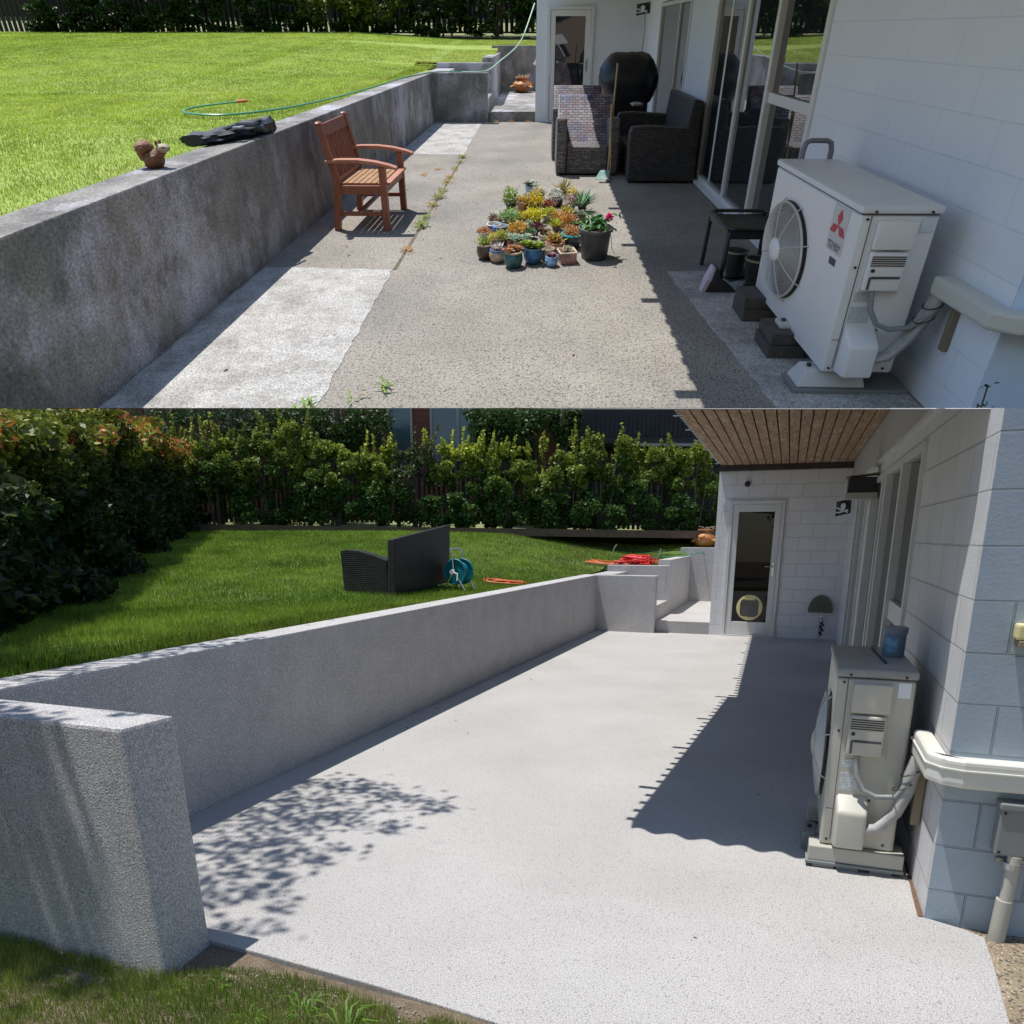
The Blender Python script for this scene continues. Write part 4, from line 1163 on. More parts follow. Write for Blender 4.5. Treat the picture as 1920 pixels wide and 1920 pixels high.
# orange flush on one shrub
# tall hedge down the left side
def hedge(fr, path, label, R):
    t = thing('hedge', fr, (path[0][0], path[0][1], path[0][2]), label, 'hedge')
    P_ = []; C_ = []
    for i in range(len(path) - 1):
        a, b = np.array(path[i][:3]), np.array(path[i+1][:3]); L_ = np.linalg.norm(b[:2] - a[:2]); ha, hb = path[i][3], path[i+1][3]
        n = int(8500 * L_)
        s_ = R.uniform(0, 1, n); d = (b - a)[:2] / L_; nr = np.array([d[1], -d[0]])
        h_ = (ha + (hb - ha) * s_)
        # points on a thick lumpy shell: side facing the lawn and the top
        topm = R.uniform(0, 1, n) < .3
        zz = np.where(topm, 1.0 - .1 * R.uniform(0, 1, n) ** 2, R.uniform(.02, 1, n))
        across = np.where(topm, R.uniform(-.85, .85, n), .62 + .30 * R.uniform(-1, 1, n))
        base = a[:2] + (b - a)[:2] * s_[:, None]
        lump = vnoise(base[:, 0] + zz * 2.3, base[:, 1] + zz * 3.1, 1.1, 31) - .5
        across = across + lump * .65 * (~topm) + (vnoise(base[:, 0] + zz * 5, base[:, 1] - zz * 6, 3.2, 33) - .5) * .35
        zt = zz * h_ * (1 + .10 * (vnoise(base[:, 0], base[:, 1], 1.7, 12) - .5) * 2)
        xy = base + nr * across[:, None]
        gz = a[2] + (b[2] - a[2]) * s_
        P_.append(np.stack([xy[:, 0], xy[:, 1], gz + zt], 1))
        f = np.clip((zz - .58) / .42, 0, 1) * R.uniform(.1, 1, n) * (.4 + 1.0 * vnoise(xy[:, 0] * 1.0 + zt, xy[:, 1] - zt, 2.6, 41)); f = np.clip(f + .25 * (R.uniform(0, 1, n) > .97), 0, 1)  # paler young leaves above, with sunlit top and sparkle painted in
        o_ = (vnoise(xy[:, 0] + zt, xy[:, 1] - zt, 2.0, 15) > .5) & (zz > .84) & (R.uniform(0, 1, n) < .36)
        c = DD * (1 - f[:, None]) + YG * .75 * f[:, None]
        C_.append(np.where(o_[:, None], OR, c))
    p = np.concatenate(P_); c = np.concatenate(C_)
    v, c = leaves(p, .10, c, R=R)
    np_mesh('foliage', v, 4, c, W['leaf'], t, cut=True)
    m = MB()
    for i in range(len(path) - 1):
        for s_ in (.15, .5, .85):
            q = [path[i][k] + (path[i+1][k] - path[i][k]) * s_ for k in range(3)]
            m.tube([(q[0], q[1], q[2] - .1), (q[0] + .1, q[1], q[2] + 1.0)], [.07, .04], 6)
    m.build('trunks', W['trunk'], t)
    # woody inner mass that keeps daylight out
    m = MB()
    for i in range(len(path) - 1):
        a, b = Vector(path[i][:3]), Vector(path[i+1][:3]); d = (b - a); d.z = 0; d.normalize(); nr = Vector((d.y, -d.x, 0))
        m.add([a - nr*.3, a + nr*.3, b + nr*.3, b - nr*.3, a - nr*.3 + Vector((0,0,path[i][3]*.86)), a + nr*.3 + Vector((0,0,path[i][3]*.86)), b + nr*.3 + Vector((0,0,path[i+1][3]*.86)), b - nr*.3 + Vector((0,0,path[i+1][3]*.86))],
              [(3,2,1,0),(4,5,6,7),(0,1,5,4),(1,2,6,5),(2,3,7,6),(3,0,4,7)])
    m.build('inner_branches', W['fence'], t, cut=True)
hp = []
for (f_, r_, z_, h_) in [(3.2,-3.9,.85,1.45),(7.0,-5.15,.9,1.72),(10.5,-6.15,1.1,2.0),(14.0,-7.1,1.4,2.0),(18.6,-8.3,1.75,1.65)]:
    p = AV(r_, f_, z_); hp.append((p.x, p.y, z_, h_))
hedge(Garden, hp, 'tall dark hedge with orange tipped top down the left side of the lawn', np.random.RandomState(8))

def tree(fr, base, h, cen, rad, n, size, label, R, col, tipc, cut=True, lumps=12, name='tree', cat='tree'):
    t = thing(name, fr, base, label, cat)
    P_ = []; b = np.array(base)
    m = MB()
    m.tube([tuple(b + np.array([0,0,-.2])), tuple(b + np.array([.05,0,h*.35])), tuple(b + np.array([0,.05,h*.7]))], [.16,.12,.05], 8)
    for i in range(lumps):
        a = R.uniform(0, 2*np.pi); u = R.uniform(-1, 1); q = np.sqrt(max(0, 1 - u*u))
        c = np.array(cen) + b + np.array([math.cos(a)*q*rad[0]*.62, math.sin(a)*q*rad[1]*.62, u*rad[2]*.68])
        P_.append(crown(c, (rad[0]*.42, rad[1]*.42, rad[2]*.34), n // lumps, R, .4, 6, .5))
        if i % 2 == 0: m.tube([tuple(b + np.array([0,0,h*.3])), tuple((b + np.array([0,0,h*.45]) + c) / 2), tuple(c)], [.06,.04,.015], 5)
    p = np.concatenate(P_)
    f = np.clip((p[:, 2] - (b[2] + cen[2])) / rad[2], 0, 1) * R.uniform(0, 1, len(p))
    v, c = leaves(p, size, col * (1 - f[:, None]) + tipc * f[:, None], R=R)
    np_mesh('crown', v, 4, c, W['leaf'], t, cut=cut)
    m.build('trunk', W['trunk'], t, cut=cut)
def fu(u, f): return (u - 960) / FPX * .964 * f
RT = np.random.RandomState(19)
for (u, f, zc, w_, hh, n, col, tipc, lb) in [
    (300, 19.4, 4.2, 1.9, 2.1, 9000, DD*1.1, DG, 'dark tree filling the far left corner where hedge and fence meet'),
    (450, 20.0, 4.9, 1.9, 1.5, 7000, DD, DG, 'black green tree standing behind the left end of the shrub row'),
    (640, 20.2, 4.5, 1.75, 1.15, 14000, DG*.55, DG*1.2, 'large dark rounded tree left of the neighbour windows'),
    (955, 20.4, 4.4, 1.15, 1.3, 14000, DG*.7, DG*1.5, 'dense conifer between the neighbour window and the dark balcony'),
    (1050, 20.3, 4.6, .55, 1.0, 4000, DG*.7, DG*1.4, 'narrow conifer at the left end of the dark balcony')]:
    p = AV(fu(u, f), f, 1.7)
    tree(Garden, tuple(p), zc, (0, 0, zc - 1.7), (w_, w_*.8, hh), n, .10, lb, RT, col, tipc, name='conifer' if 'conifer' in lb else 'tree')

# neighbour's brick house
FB = 21.6
N_ = thing('neighbour_house', Garden, AV(-2, FB, 1.5), 'red brick house with pale window frames beyond the fence', 'house')
def nbx(m, r0, r1, z0, z1, f0=FB, f1=FB+.2):
    a = AV(0, 0); m.M = Matrix.Translation((CAM.x, CAM.y, 0)) @ Matrix.Rotation(YAW, 4, 'Z'); m.box(r0, f0, z0, r1, f1, z1); return m
zt = 6.5
m = MB(); nbx(m, -12, fu(735,FB), 1.2, zt); nbx(m, fu(780,FB), fu(812,FB), 1.2, zt); nbx(m, fu(905,FB), fu(1062,FB), 1.2, zt); nbx(m, fu(735,FB), fu(780,FB), 1.2, 3.35); nbx(m, fu(812,FB), fu(905,FB), 1.2, 3.2)
m.build('wall', W['nbrick'], N_, cut=True)
for (ua, ub, z0, mul) in [(735,780,3.35,[778]),(812,905,3.2,[862])]:
    m = MB(); nbx(m, fu(ua,FB), fu(ub,FB), z0, z0+.07, FB-.03, FB+.05); nbx(m, fu(ua,FB), fu(ua,FB)+.05, z0+.07, zt, FB-.03, FB+.05); nbx(m, fu(ub,FB)-.05, fu(ub,FB), z0+.07, zt, FB-.03, FB+.05)
    nbx(m, fu(ua,FB)+.05, fu(ub,FB)-.05, 4.99, 5.06, FB-.03, FB+.05)
    wf = m.build('window', W['ntrim'], N_, cut=True)
    m = MB()
    for u in mul: nbx(m, fu(u,FB)-.03, fu(u,FB)+.03, z0+.07, 4.98, FB-.025, FB+.04)
    sub(wf, 'mullion', m, W['ntrim'], cut=True)
    m = MB(); nbx(m, fu(ua,FB)+.02, fu(ub,FB)-.02, z0+.03, zt, FB+.05, FB+.06); sub(wf, 'pane', m, W['nglass'], cut=True)
m = MB(); nbx(m, fu(690,FB), fu(1062,FB), 4.98, 5.12, FB-.55, FB-.04); m.build('eave', W['ntrim'], N_, cut=True)
# dark balcony
B_ = thing('balcony', Garden, AV(3, FB-.6, 3.4), 'dark slatted balcony of the neighbour above the shrubs', 'balcony')
m = MB()
u = 1064
while u < 1420: nbx(m, fu(u,FB-.9), fu(u+6.6,FB-.9), 4.02, 6.4, FB-.9, FB-.86); u += 8.2
m.build('slats', W['ndark'], B_, cut=True)
m = MB(); nbx(m, fu(1062,FB-.9), 7.5, 3.5, 6.4, FB+.3, FB+.4); m.build('back_wall', W['ndark'], B_, cut=True)
m = MB(); nbx(m, fu(1062,FB-.9), 7.5, 3.85, 4.0, FB-.92, FB+.2); m.build('deck_beam', W['ndark'], B_, cut=True)
m = MB(); nbx(m, fu(1150,FB-.9), 7.5, 3.78, 3.845, FB-.96, FB-.90); m.build('gutter', W['ntrim'], B_, cut=True)
m = MB(); nbx(m, fu(1040,FB-.4), 9, 1.3, 3.77, FB+.0, FB+.1); m.build('lower_wall', W['ndark'], B_, cut=True)
m = MB(); nbx(m, fu(1042,FB-.92), fu(1045,FB-.92), 1.4, 6.4, FB-.95, FB-.9); m.build('downpipe', W['ntrim'], B_, cut=True)

# ================================================================ overhanging tree, out of the frame on the left, that dapples patio and pier
def shade_tree():
    t = thing('overhanging_tree', Garden, (-4.2,-11.6,.3), 'loose leafy tree leaning over the garden from outside the left edge', 'tree')
    R = np.random.RandomState(44)
    m = MB()
    m.tube([(-4.2,-11.6,-.1),(-4.1,-11.5,2.2),(-3.6,-11.3,4.2),(-2.6,-11.0,5.6)], [.16,.13,.10,.06], 8)
    P_ = []
    # each entry: where on the ground its shade falls, at what height the clump hangs, size, leaves
    spots = []
    for (gx_, gy_, rx_, ry_, n) in DAPPLE:
        spots.append((gx_, gy_, rx_, ry_, n))
    for i, (gx_, gy_, rx_, ry_, n) in enumerate(spots):
        zz = 4.7 + .5 * R.uniform()
        zz = max(zz, 1.95 + .62 * fwd(gx_ - 1.3, gy_ - .4))
        c = np.array([gx_ + SUN.x / SUN.z * zz, gy_ + SUN.y / SUN.z * zz, zz])
        nn = n
        d = R.normal(size=(nn, 3)) * np.array([rx_ * .5, ry_ * .5, .18])
        P_.append(c + d)
        m.tube([(-2.6,-11.0,5.6), tuple((np.array([-2.6,-11.0,5.7]) + c) / 2 + np.array([0,0,.12])), tuple(c)], [.02,.010,.004], 5)
    p = np.concatenate(P_)
    v, c = leaves(p, .075, np.tile(DG, (len(p), 1)), R=R, ar=.6)
    np_mesh('crown', v, 4, c, W['leaf'], t)
    # main crown further out, over the lawn corner and the pier
    p = []
    for (x, y, z, r, n) in [(-3.3,-11.2,6.2,.9,2600),(-2.6,-10.6,6.4,.7,1500),(-4.4,-9.8,7.4,.9,1800)]:
        p.append(crown((x, y, z), (r, r, r*.5), n, R, .2))
    p = np.concatenate(p); v, c = leaves(p, .08, np.tile(DG, (len(p), 1)), R=R, ar=.6); np_mesh('outer_crown', v, 4, c, W['leaf'], t)
    m.build('trunk', W['trunk'], t)
DAPPLE = [(.28,-9.64,.30,.20,90),(.25,-9.24,.35,.20,110),(.44,-8.94,.40,.20,130),(.77,-8.94,.36,.18,110),(1.06,-9.05,.30,.14,70),(1.33,-9.12,.18,.10,26),(.40,-9.40,.34,.2,110),(.70,-9.30,.32,.2,90),(.66,-9.59,.34,.22,110),(.95,-9.49,.30,.14,70),(1.24,-9.51,.16,.10,26),(.60,-9.85,.30,.20,90),(.57,-10.12,.34,.22,110),(.78,-10.04,.30,.20,80),(1.07,-10.00,.16,.10,26),(.92,-10.51,.24,.16,60),(1.09,-10.45,.16,.10,26),(1.23,-10.71,.16,.08,26),(.74,-10.40,.30,.22,90),(1.13,-9.84,.14,.08,20),(.98,-10.28,.22,.14,50),(1.12,-10.82,.12,.06,16),
          (.1,-10.3,.40,.3,110),(-.05,-9.9,.2,.5,110),(-.1,-9.0,.12,.5,80),(-.12,-8.0,.1,.6,60),(.35,-11.0,.45,.20,420),(.80,-11.04,.2,.12,90),(.1,-11.05,.5,.2,260),(.3,-11.15,.5,.25,420),(.75,-11.2,.3,.14,190),(-1.6,-9.9,.5,.4,300),(-2.0,-9.2,.5,.4,300),(-1.2,-10.6,.5,.4,300),(-.5,-10.8,.5,.3,260),(-.8,-9.6,.5,.5,260),(-1.4,-9.0,.5,.5,200)]
shade_tree()
# bushy tree added out of frame on the left to shade pier and grass corner
tree(Garden, (-2.5,-13.5,-.05), 5.5, (0,0,3.0), (1.7,1.5,2.9), 9000, .10, 'unseen dense bushy tree added outside the left edge to shade the pier', np.random.RandomState(3), DG*.7, DG, cut=False, lumps=16)

# unseen trees added behind the camera to darken the pier and door glass
for (x, y, w_, lb) in [(-6.5,-17.5,2.6,'unseen tall tree added behind the camera beyond the grass corner'),(-1.5,-19.0,2.8,'unseen broad tree added behind the camera opposite the long coated wall'),(3.6,-20.0,2.6,'unseen tall tree added behind the camera opposite the glazed door'),(8.5,-19.5,2.6,'unseen tree added behind the camera beside the house')]:
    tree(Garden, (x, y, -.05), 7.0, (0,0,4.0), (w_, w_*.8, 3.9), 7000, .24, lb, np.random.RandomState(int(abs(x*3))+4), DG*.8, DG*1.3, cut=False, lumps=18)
# ================================================================ THE RAKED TERRACE (weathered, with furniture and pots)
BK = Bank
YNB = -9.78
m = MB(); m.prism([(-16,-9.8),(9,-9.8),(9,14),(-16,14)], -.2, -.03)
tag(m.build('ground', W['soil'], fr=BK), kind='structure')
m = MB(); m.prism([(0,.14),(0,-9.86),(4.6,-9.95),(4.6,YNB+.1),(XR,YNB+.1),(XR,.14)], -.05, 0)
tag(m.build('patio', W['bconc'], fr=BK), kind='structure')
def ragged(p, s_=.016):
    out = []
    for i in range(len(p)):
        a, b = Vector((*p[i], 0)), Vector((*p[(i+1) % len(p)], 0)); n_ = max(2, int((b-a).length / .05)); d = (b-a).normalized(); nr = Vector((d.y, -d.x, 0))
        for k in range(n_):
            q = a + (b-a) * (k / n_); q += nr * s_ * (mnoise.noise(q * 9) + .6 * mnoise.noise(q * 31)); out.append((q.x, q.y))
    return out
for (poly, nm) in [([(.02,-9.84),(1.04,-9.84),(.985,-7.80),(.02,-7.76)],''), ([(.02,-3.28),(.965,-3.30),(.915,.02),(.02,.02)],''), ([(3.0,-7.80),(3.87,-7.74),(3.87,-9.86),(3.22,-9.86)],'')]:
    m = MB(); m.prism(ragged(poly), .0006, .004); tag(m.build('concrete_path', W['bpale'], fr=BK), kind='structure')
m = MB(); m.prism([(.985,-7.80),(1.01,-7.80),(.985,-3.30),(.965,-3.30)], .0006, .003); tag(m.build('path_joint', W['soil'], fr=BK), kind='structure')
def lawnzB(x, y):
    t = np.clip((y + 3.5) / 10.0, 0, 1.1)
    zl = .915 + .70 * t
    zr = np.interp(y, [-.8, 1.3, 1.5, 4.5, 4.75, 7.0], [.915, .99, 1.07, 1.25, 1.36, 1.46])
    w = np.clip((-x - .25) / 3.0, 0, 1)
    return zr + (np.maximum(zl, zr) - zr) * w
m = MB(); nx, ny = 40, 46
xs = np.linspace(-16, 3.4, nx); ys = np.linspace(-9.9, 7.4, ny); vs = []; fs = []
for yy in ys:
    for xx in xs: vs.append((xx, yy, float(lawnzB(np.array(xx), np.array(yy))) - .01))
for j in range(ny-1):
    for i in range(nx-1):
        if xs[i+1] < -.2 or ys[j] > 4.6 or (ys[j] > 1.4 and xs[i+1] < .98): fs.append((j*nx+i, j*nx+i+1, (j+1)*nx+i+1, (j+1)*nx+i))
m.add(vs, fs); tag(m.build('lawn', W['lawnB'], fr=BK, smooth=True), kind='structure')
m = MB(); m.prism([(-.9,-10.0),(-.245,-10.0),(-.245,1.5),(-.9,1.5)], .4, .905); m.prism([(-.9,1.5),(.955,1.5),(.955,4.62),(-.9,4.62)], .4, 1.02)
tag(m.build('lawn_edge', W['lawnB'], fr=BK), kind='structure')
def colB(x, y, R):
    v = vnoise(x, y, .55, 13)[:, None] ** 1.2; v2 = vnoise(x, y, 2.2, 15)[:, None] * .6 + vnoise(x, y, 6.5, 16)[:, None] * .4; q = R.uniform(0, 1, (len(x), 1))
    c = np.array([.33, .46, .042]) * (1 - v) + np.array([.56, .64, .10]) * v
    c = c * (.60 + .72 * v2) * (.6 + .75 * q)
    c = np.where(q > .94, np.array([.45, .42, .20]), c)
    edge = np.clip((x[:, None] + 1.2) / 2.2, 0, 1) * (vnoise(x, y, 2.1, 18)[:, None] > .4)
    return c * (1 - .5 * edge) + np.array([.40, .33, .14]) * .5 * edge
okB = lambda x, y: ((x < -.23) | (y > 4.72) | ((y > 1.48) & (x < .95))) & (y < 6.7 - .1 * np.maximum(x, -9)) & (x - 2.06 > -(y + 11.9) * 1.15 - .4)
v, c = lawn_blades(BK, 460000, (-15, 3.2), (-9.9, 7.2), lambda x, y: lawnzB(x, y) - .012, okB, colB,
                   lambda x, y: .017 + .014 * vnoise(x, y, 5, 3), lambda x, y: .0032 + .00075 * (y + 11.9),
                   lambda x, y: np.clip(6.5 / (y + 11.9), .18, 1), 22)
tag(np_mesh('grass', v, 3, c, W['grass'], fr=BK), 'bright sunlit lawn grass behind the stained concrete wall', 'grass', kind='stuff')
retaining(BK, W['bwall'], 'long stained grey concrete garden wall with old weathered face', -10.05, False)
stairwall(BK, W['bwall'], 'stained grey low walls stepping up behind the old steps', 'old weathered concrete steps beside the corner of the house')
m = MB(); m.add([(-16,7.1,1.45),(5,7.1,1.28),(5,7.14,1.28),(-16,7.14,1.45),(-16,7.1,1.66),(5,7.1,1.46),(5,7.14,1.46),(-16,7.14,1.66)],[(3,2,1,0),(4,5,6,7),(0,1,5,4),(1,2,6,5),(2,3,7,6),(3,0,4,7)])
tag(m.build('garden_edging', W['fence'], fr=BK), 'dark timber edging board under the dark shrubs of the old garden', 'edging')
t = thing('picket_fence', BK, (-4,7.9,1.5), 'picket fence with bright gaps behind the dark shrubs at the top', 'fence')
m = MB(); x = -16
while x < 4.5: m.box(x, 7.9, 1.62, x + .10, 7.92, 3.1); x += .155
m.build('pickets', W['fence'], t)
for z in (1.62, 2.9): 
    m = MB(); m.box(-16, 7.93, z, 4.5, 7.97, z + .05); m.build('rail', W['fence'], t)
m = MB(); m.add([(-18,7.3,1.58),(6,7.3,1.44),(6,12.5,2.1),(-18,12.5,2.2)], [(0,1,2,3)]); tag(m.build('ground', W['pale'], fr=BK), 'sunny ground beyond the fence', kind='structure')
RB2 = np.random.RandomState(77)
# hedge shrubs, only their lower parts in view
xsb = [-12.2,-10.6,-9.1,-7.5,-5.9,-4.2,-2.6,-1.0,.6,2.2]
names = ['dark leafy shrub at the far left end of the old garden fence','dark shrub second from the left along the old fence','dark shrub third from the left along the old fence','dark shrub with a bright gap at its right along the old fence','dark shrub with pale leaves low down along the old fence','yellow green tipped shrub in the middle of the old fence row','dense dark shrub right of the yellow green tipped one','dark shrub above the far lawn end of the old garden','dark shrub above the old steps','dark shrub beside the house corner of the old garden']
for xx, nm in zip(xsb, names):
    tp = YG * (1.3 if 'yellow' in nm else .6)
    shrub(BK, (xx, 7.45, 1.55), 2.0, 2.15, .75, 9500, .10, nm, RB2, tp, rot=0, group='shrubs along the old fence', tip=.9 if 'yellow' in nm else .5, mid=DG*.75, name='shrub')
m = MB(); m.box(-20, 12.6, 1.0, 8, 13.0, 8.0); tag(m.build('neighbour_house', W['ndark'], fr=BK), 'dark neighbouring wall far behind the old fence', 'house')

HB = thing('house', BK, (3.9,-4,0), 'white block house beside the cluttered weathered patio', 'house')
m = MB()
m.box(1.925,YC,0, 2.118,YC+.2,2.575); m.box(2.118,YC,2.132, 2.962,YC+.2,2.575); m.box(2.962,YC,0, XR,YC+.2,2.575); m.box(1.925,YC+.2,0, 2.12,4.5,2.575); m.box(2.118,YC,-.03,2.962,YC+.2,.018)
m.build('end_wall', W['bblock'], HB)
m = MB()
JA, JB_, KA, KB2 = -7.66, -4.84, -3.60, -1.45
for (ya, yb, za, zb) in [(YNB,JA,-.03,2.57),(JA,JB_,2.14,2.57),(JB_,KA,0,2.57),(KA,KB2,2.14,2.57),(KB2,YC,0,2.57),(JA,JB_,-.03,.03),(KA,KB2,-.03,.05)]: m.box(XR, ya, za, XR+.2, yb, zb)
m.build('side_wall', W['bblock'], HB)
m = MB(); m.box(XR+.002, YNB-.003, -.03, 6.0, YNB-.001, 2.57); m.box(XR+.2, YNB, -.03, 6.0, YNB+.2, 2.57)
m.build('near_wall', mat('skylight_blue_near_wall', (.50,.66,.86), (.54,.70,.90), s=2, r=.6), HB)  # sky light's blue painted into the near wall colour
m = MB(); m.box(2.24,-10.0,2.58, 6.0,.4,2.66); m.build('roof_deck', W['bouncesoffit'], HB)
m = MB(); y = -9.95; i = 0; comb = []
while y < .2:
    L_ = .012 + (.10 if i % 7 == 0 else 0); comb += [(2.238, y), (2.238-L_, y), (2.238-L_, y+.07), (2.238, y+.07)]; y += .16; i += 1
m.prism(comb + [(2.27,.2),(2.27,-9.95)], 2.56, 2.578)
m.build('roof_edge', W['corr'], HB)
door(HB, BK, W['bglass'], W['bwhite'], False)
joinery(HB, JA, JB_, .05, 2.135, W['bwhite'], W['bglass'], [(-6.78,-6.72,.025),(-5.94,-5.88,.0),(-5.34,-5.29,-.02)], (1.15,1.235,-6.78), proud=.02)
joinery(HB, KA, KB2, .06, 2.12, W['bwhite'], W['bglass'], [(-2.90,-2.85,.0)], None, proud=.02)
flag(BK, 3.66, -.22, 1.96, .23, .19, -.25, 'small black pirate flag on a long thin string above the covered barbecue', [(3.80,-.22,2.13),(3.84,-.20,1.75),(3.80,-.20,.9)])

# ---- outdoor unit and what stands round it
outdoor_unit(BK, 3.425, -9.415, .125, 1.008, .335, .88, 'ivory outdoor unit with large fan grille and red three diamond badge, beside dark bricks', W['bcase'], W['blid'], W['gwireB'], True, (-8.735,.54,.268,.28), (3.83,-9.46,.60))
t = thing('pipe_trunking', BK, (3.9,-9.7,.6), 'ivory trunking on the wall right of the unit with the red badge', 'trunking')
m = MB(); m.prism([(3.79,-9.44),(3.886,-9.44),(3.886,YNB-.002),(4.6,YNB-.004),(4.6,YNB-.08),(3.89,YNB-.08),(3.80,YNB-.02)], .585, .68); m.build('elbow', W['duct'], t, bev=.02, seg=3)
m = MB(); m.tube([(3.95,YNB-.095,.63),(3.95,YNB-.088,.63)], .008, 8); m.build('screw', W['dark'], t)
m = MB(); m.box(3.862,-9.545,.33,3.885,-9.515,.584); tag(m.build('cover_strip', W['brown'], fr=BK), 'tan strip under the ivory trunking', 'strip')
for nm_, (x0, y0, x1, y1, z1), lb in [('a',(3.33,-8.62,3.50,-8.50,.10),'upper of two dark bricks behind the ivory unit foot'),]:
    pass
BR = [((3.30,-8.63,0,3.52,-8.42,.085),'dark brick on the ground behind the stool leg, lower of its pair'),((3.30,-8.62,.087,3.52,-8.43,.165),'dark brick lying on another beside the stool leg'),
      ((3.30,-9.08,0,3.50,-8.86,.08),'dark brick on the ground under the front edge of the ivory unit'),((3.31,-9.07,.082,3.49,-8.87,.155),'dark brick stacked on another below the fan grille')]
for (b_, lb) in BR:
    m = MB().box(*b_); tag(m.build('paving_brick', W['brickd'], fr=BK, bev=.004), lb, 'brick', 'dark bricks beside the ivory unit')
for i, (y0_, lb) in enumerate([(-9.34,'white stepped plastic foot under the near end of the ivory unit'),(-8.96,'small white plug on top of the stacked bricks')]):
    t = thing('unit_foot', BK, (3.45,y0_,0), lb, 'foot')
    if i == 0:
        m = MB(); m.add([(3.33,y0_-.07,.03),(3.66,y0_-.07,.03),(3.66,y0_+.07,.03),(3.33,y0_+.07,.03),(3.37,y0_-.045,.12),(3.64,y0_-.045,.12),(3.64,y0_+.045,.12),(3.37,y0_+.045,.12)],[(3,2,1,0),(4,5,6,7),(0,1,5,4),(1,2,6,5),(2,3,7,6),(3,0,4,7)]); m.build('body', W['whiteplug'], t, bev=.008)
        m = MB(); m.box(3.31,y0_-.085,.004,3.86,y0_+.08,.028); m.build('tray', W['junc'], t, bev=.004)
    else:
        m = MB(); m.box(3.37,y0_-.05,.156,3.45,y0_+.04,.185); m.build('body', W['whiteplug'], t, bev=.006)
    m = MB(); m.tube([(3.40,y0_,.12 if i == 0 else .186),(3.40,y0_,.135 if i == 0 else .198)], .012, 10); m.build('bolt', W['dark'], t)
m = MB(); m.tube([(3.565,-8.375,.0),(3.565,-8.375,1.05),(3.575,-8.375,1.095),(3.60,-8.375,1.108),(3.69,-8.375,1.108),(3.715,-8.375,1.095),(3.725,-8.375,1.05),(3.725,-8.375,.0)], .016, 8)
tag(m.build('trolley_handle', mat('grey_grip', (.22,.23,.27), r=.5), fr=BK, smooth=True), 'grey loop handle standing behind the far end of the ivory unit', 'handle')

# ---- stool, boots, shoe
t = thing('side_table', BK, (3.53,-7.9,0), 'black metal stool with sagging top beside the ivory unit', 'stool')
X0, X1, Y0, Y1, ZT = 3.30, 3.70, -8.12, -7.66, .455
m = MB(); m.box(X0+.02,Y0+.02,ZT-.035,X1-.02,Y1-.02,ZT-.022); m.build('top', W['blk'], t)
m = MB(); m.tube([(X0+.03,Y0,ZT),(X1-.03,Y0,ZT),(X1,Y0+.03,ZT),(X1,Y1-.03,ZT),(X1-.03,Y1,ZT),(X0+.03,Y1,ZT),(X0,Y1-.03,ZT),(X0,Y0+.03,ZT)], .014, 8, close=True); m.box(X0+.01,Y0-.004,ZT-.07,X1-.01,Y0+.012,ZT-.01); m.box(X0-.004,Y0+.01,ZT-.07,X0+.012,Y1-.01,ZT-.01); m.build('rim', W['blk'], t, smooth=True)
for (a, b) in ((X0,Y0),(X1,Y0),(X0,Y1),(X1,Y1)):
    m = MB(); sx_, sy_ = (1 if a == X0 else -1), (1 if b == Y0 else -1)
    m.tube([(a+sx_*.03,b+sy_*.02,ZT-.005),(a+sx_*.004,b,ZT-.05),(a-sx_*.012,b-sy_*.01,.002)], .016, 8); m.build('leg', W['blk'], t, smooth=True)
def boot(x, y, yaw, label, tilt=0):
    t = thing('rubber_boot', BK, (x, y, 0), label, 'boot', 'boots under the stool')
    m = MB().at(x, y, 0, rz=yaw); 
    prof = [(.040,.03),(.046,.08),(.050,.14),(.058,.19),(.060,.23)]
    m.lathe([(r_*1.35, z) for r_, z in prof], 18, 1, .9); m.build('shaft', W['rubber'], t, smooth=True)
    m = MB().at(x, y, 0, rz=yaw); m.blob((.07,0,.042), (.125,.052,.045), 16, 8); m.build('toe', W['rubber'], t, smooth=True)
    m = MB().at(x, y, 0, rz=yaw); m.lathe([(.0815,.222),(.083,.235),(.072,.236),(.07,.20)], 18, 1, .9); m.build('rim', W['tan'], t, smooth=True)
    m = MB().at(x, y, 0, rz=yaw); m.prism([(-.06,-.045),(.13,-.045),(.18,-.02),(.18,.02),(.13,.045),(-.06,.045)], 0, .016); m.build('sole', W['rubber'], t, bev=.004)
boot(3.44, -7.93, .4, 'black rubber boot under the stool, farther of the pair')
boot(3.53, -8.10, -.2, 'black rubber boot under the stool, nearer the outdoor unit')
t = thing('shoe', BK, (3.24,-8.14,0), 'black slip-on shoe with pale lilac sole standing on its side before the stool', 'shoe')
m = MB().at(3.19,-8.15,.0); m.add([(.0,-.03,0),(.03,-.04,.10),(.05,-.03,.19),(.0,.03,0),(.03,.04,.10),(.05,.03,.19),(-.035,-.03,0),(-.01,-.04,.10),(.025,-.03,.205),(-.035,.03,0),(-.01,.04,.10),(.025,.03,.205)],
    [(0,1,7,6),(1,2,8,7),(3,9,10,4),(4,10,11,5),(6,7,10,9),(7,8,11,10),(2,5,11,8),(0,3,4,1),(1,4,5,2),(0,6,9,3)]); m.build('sole', W['lilac'], t, bev=.008, seg=2)
m = MB(); 
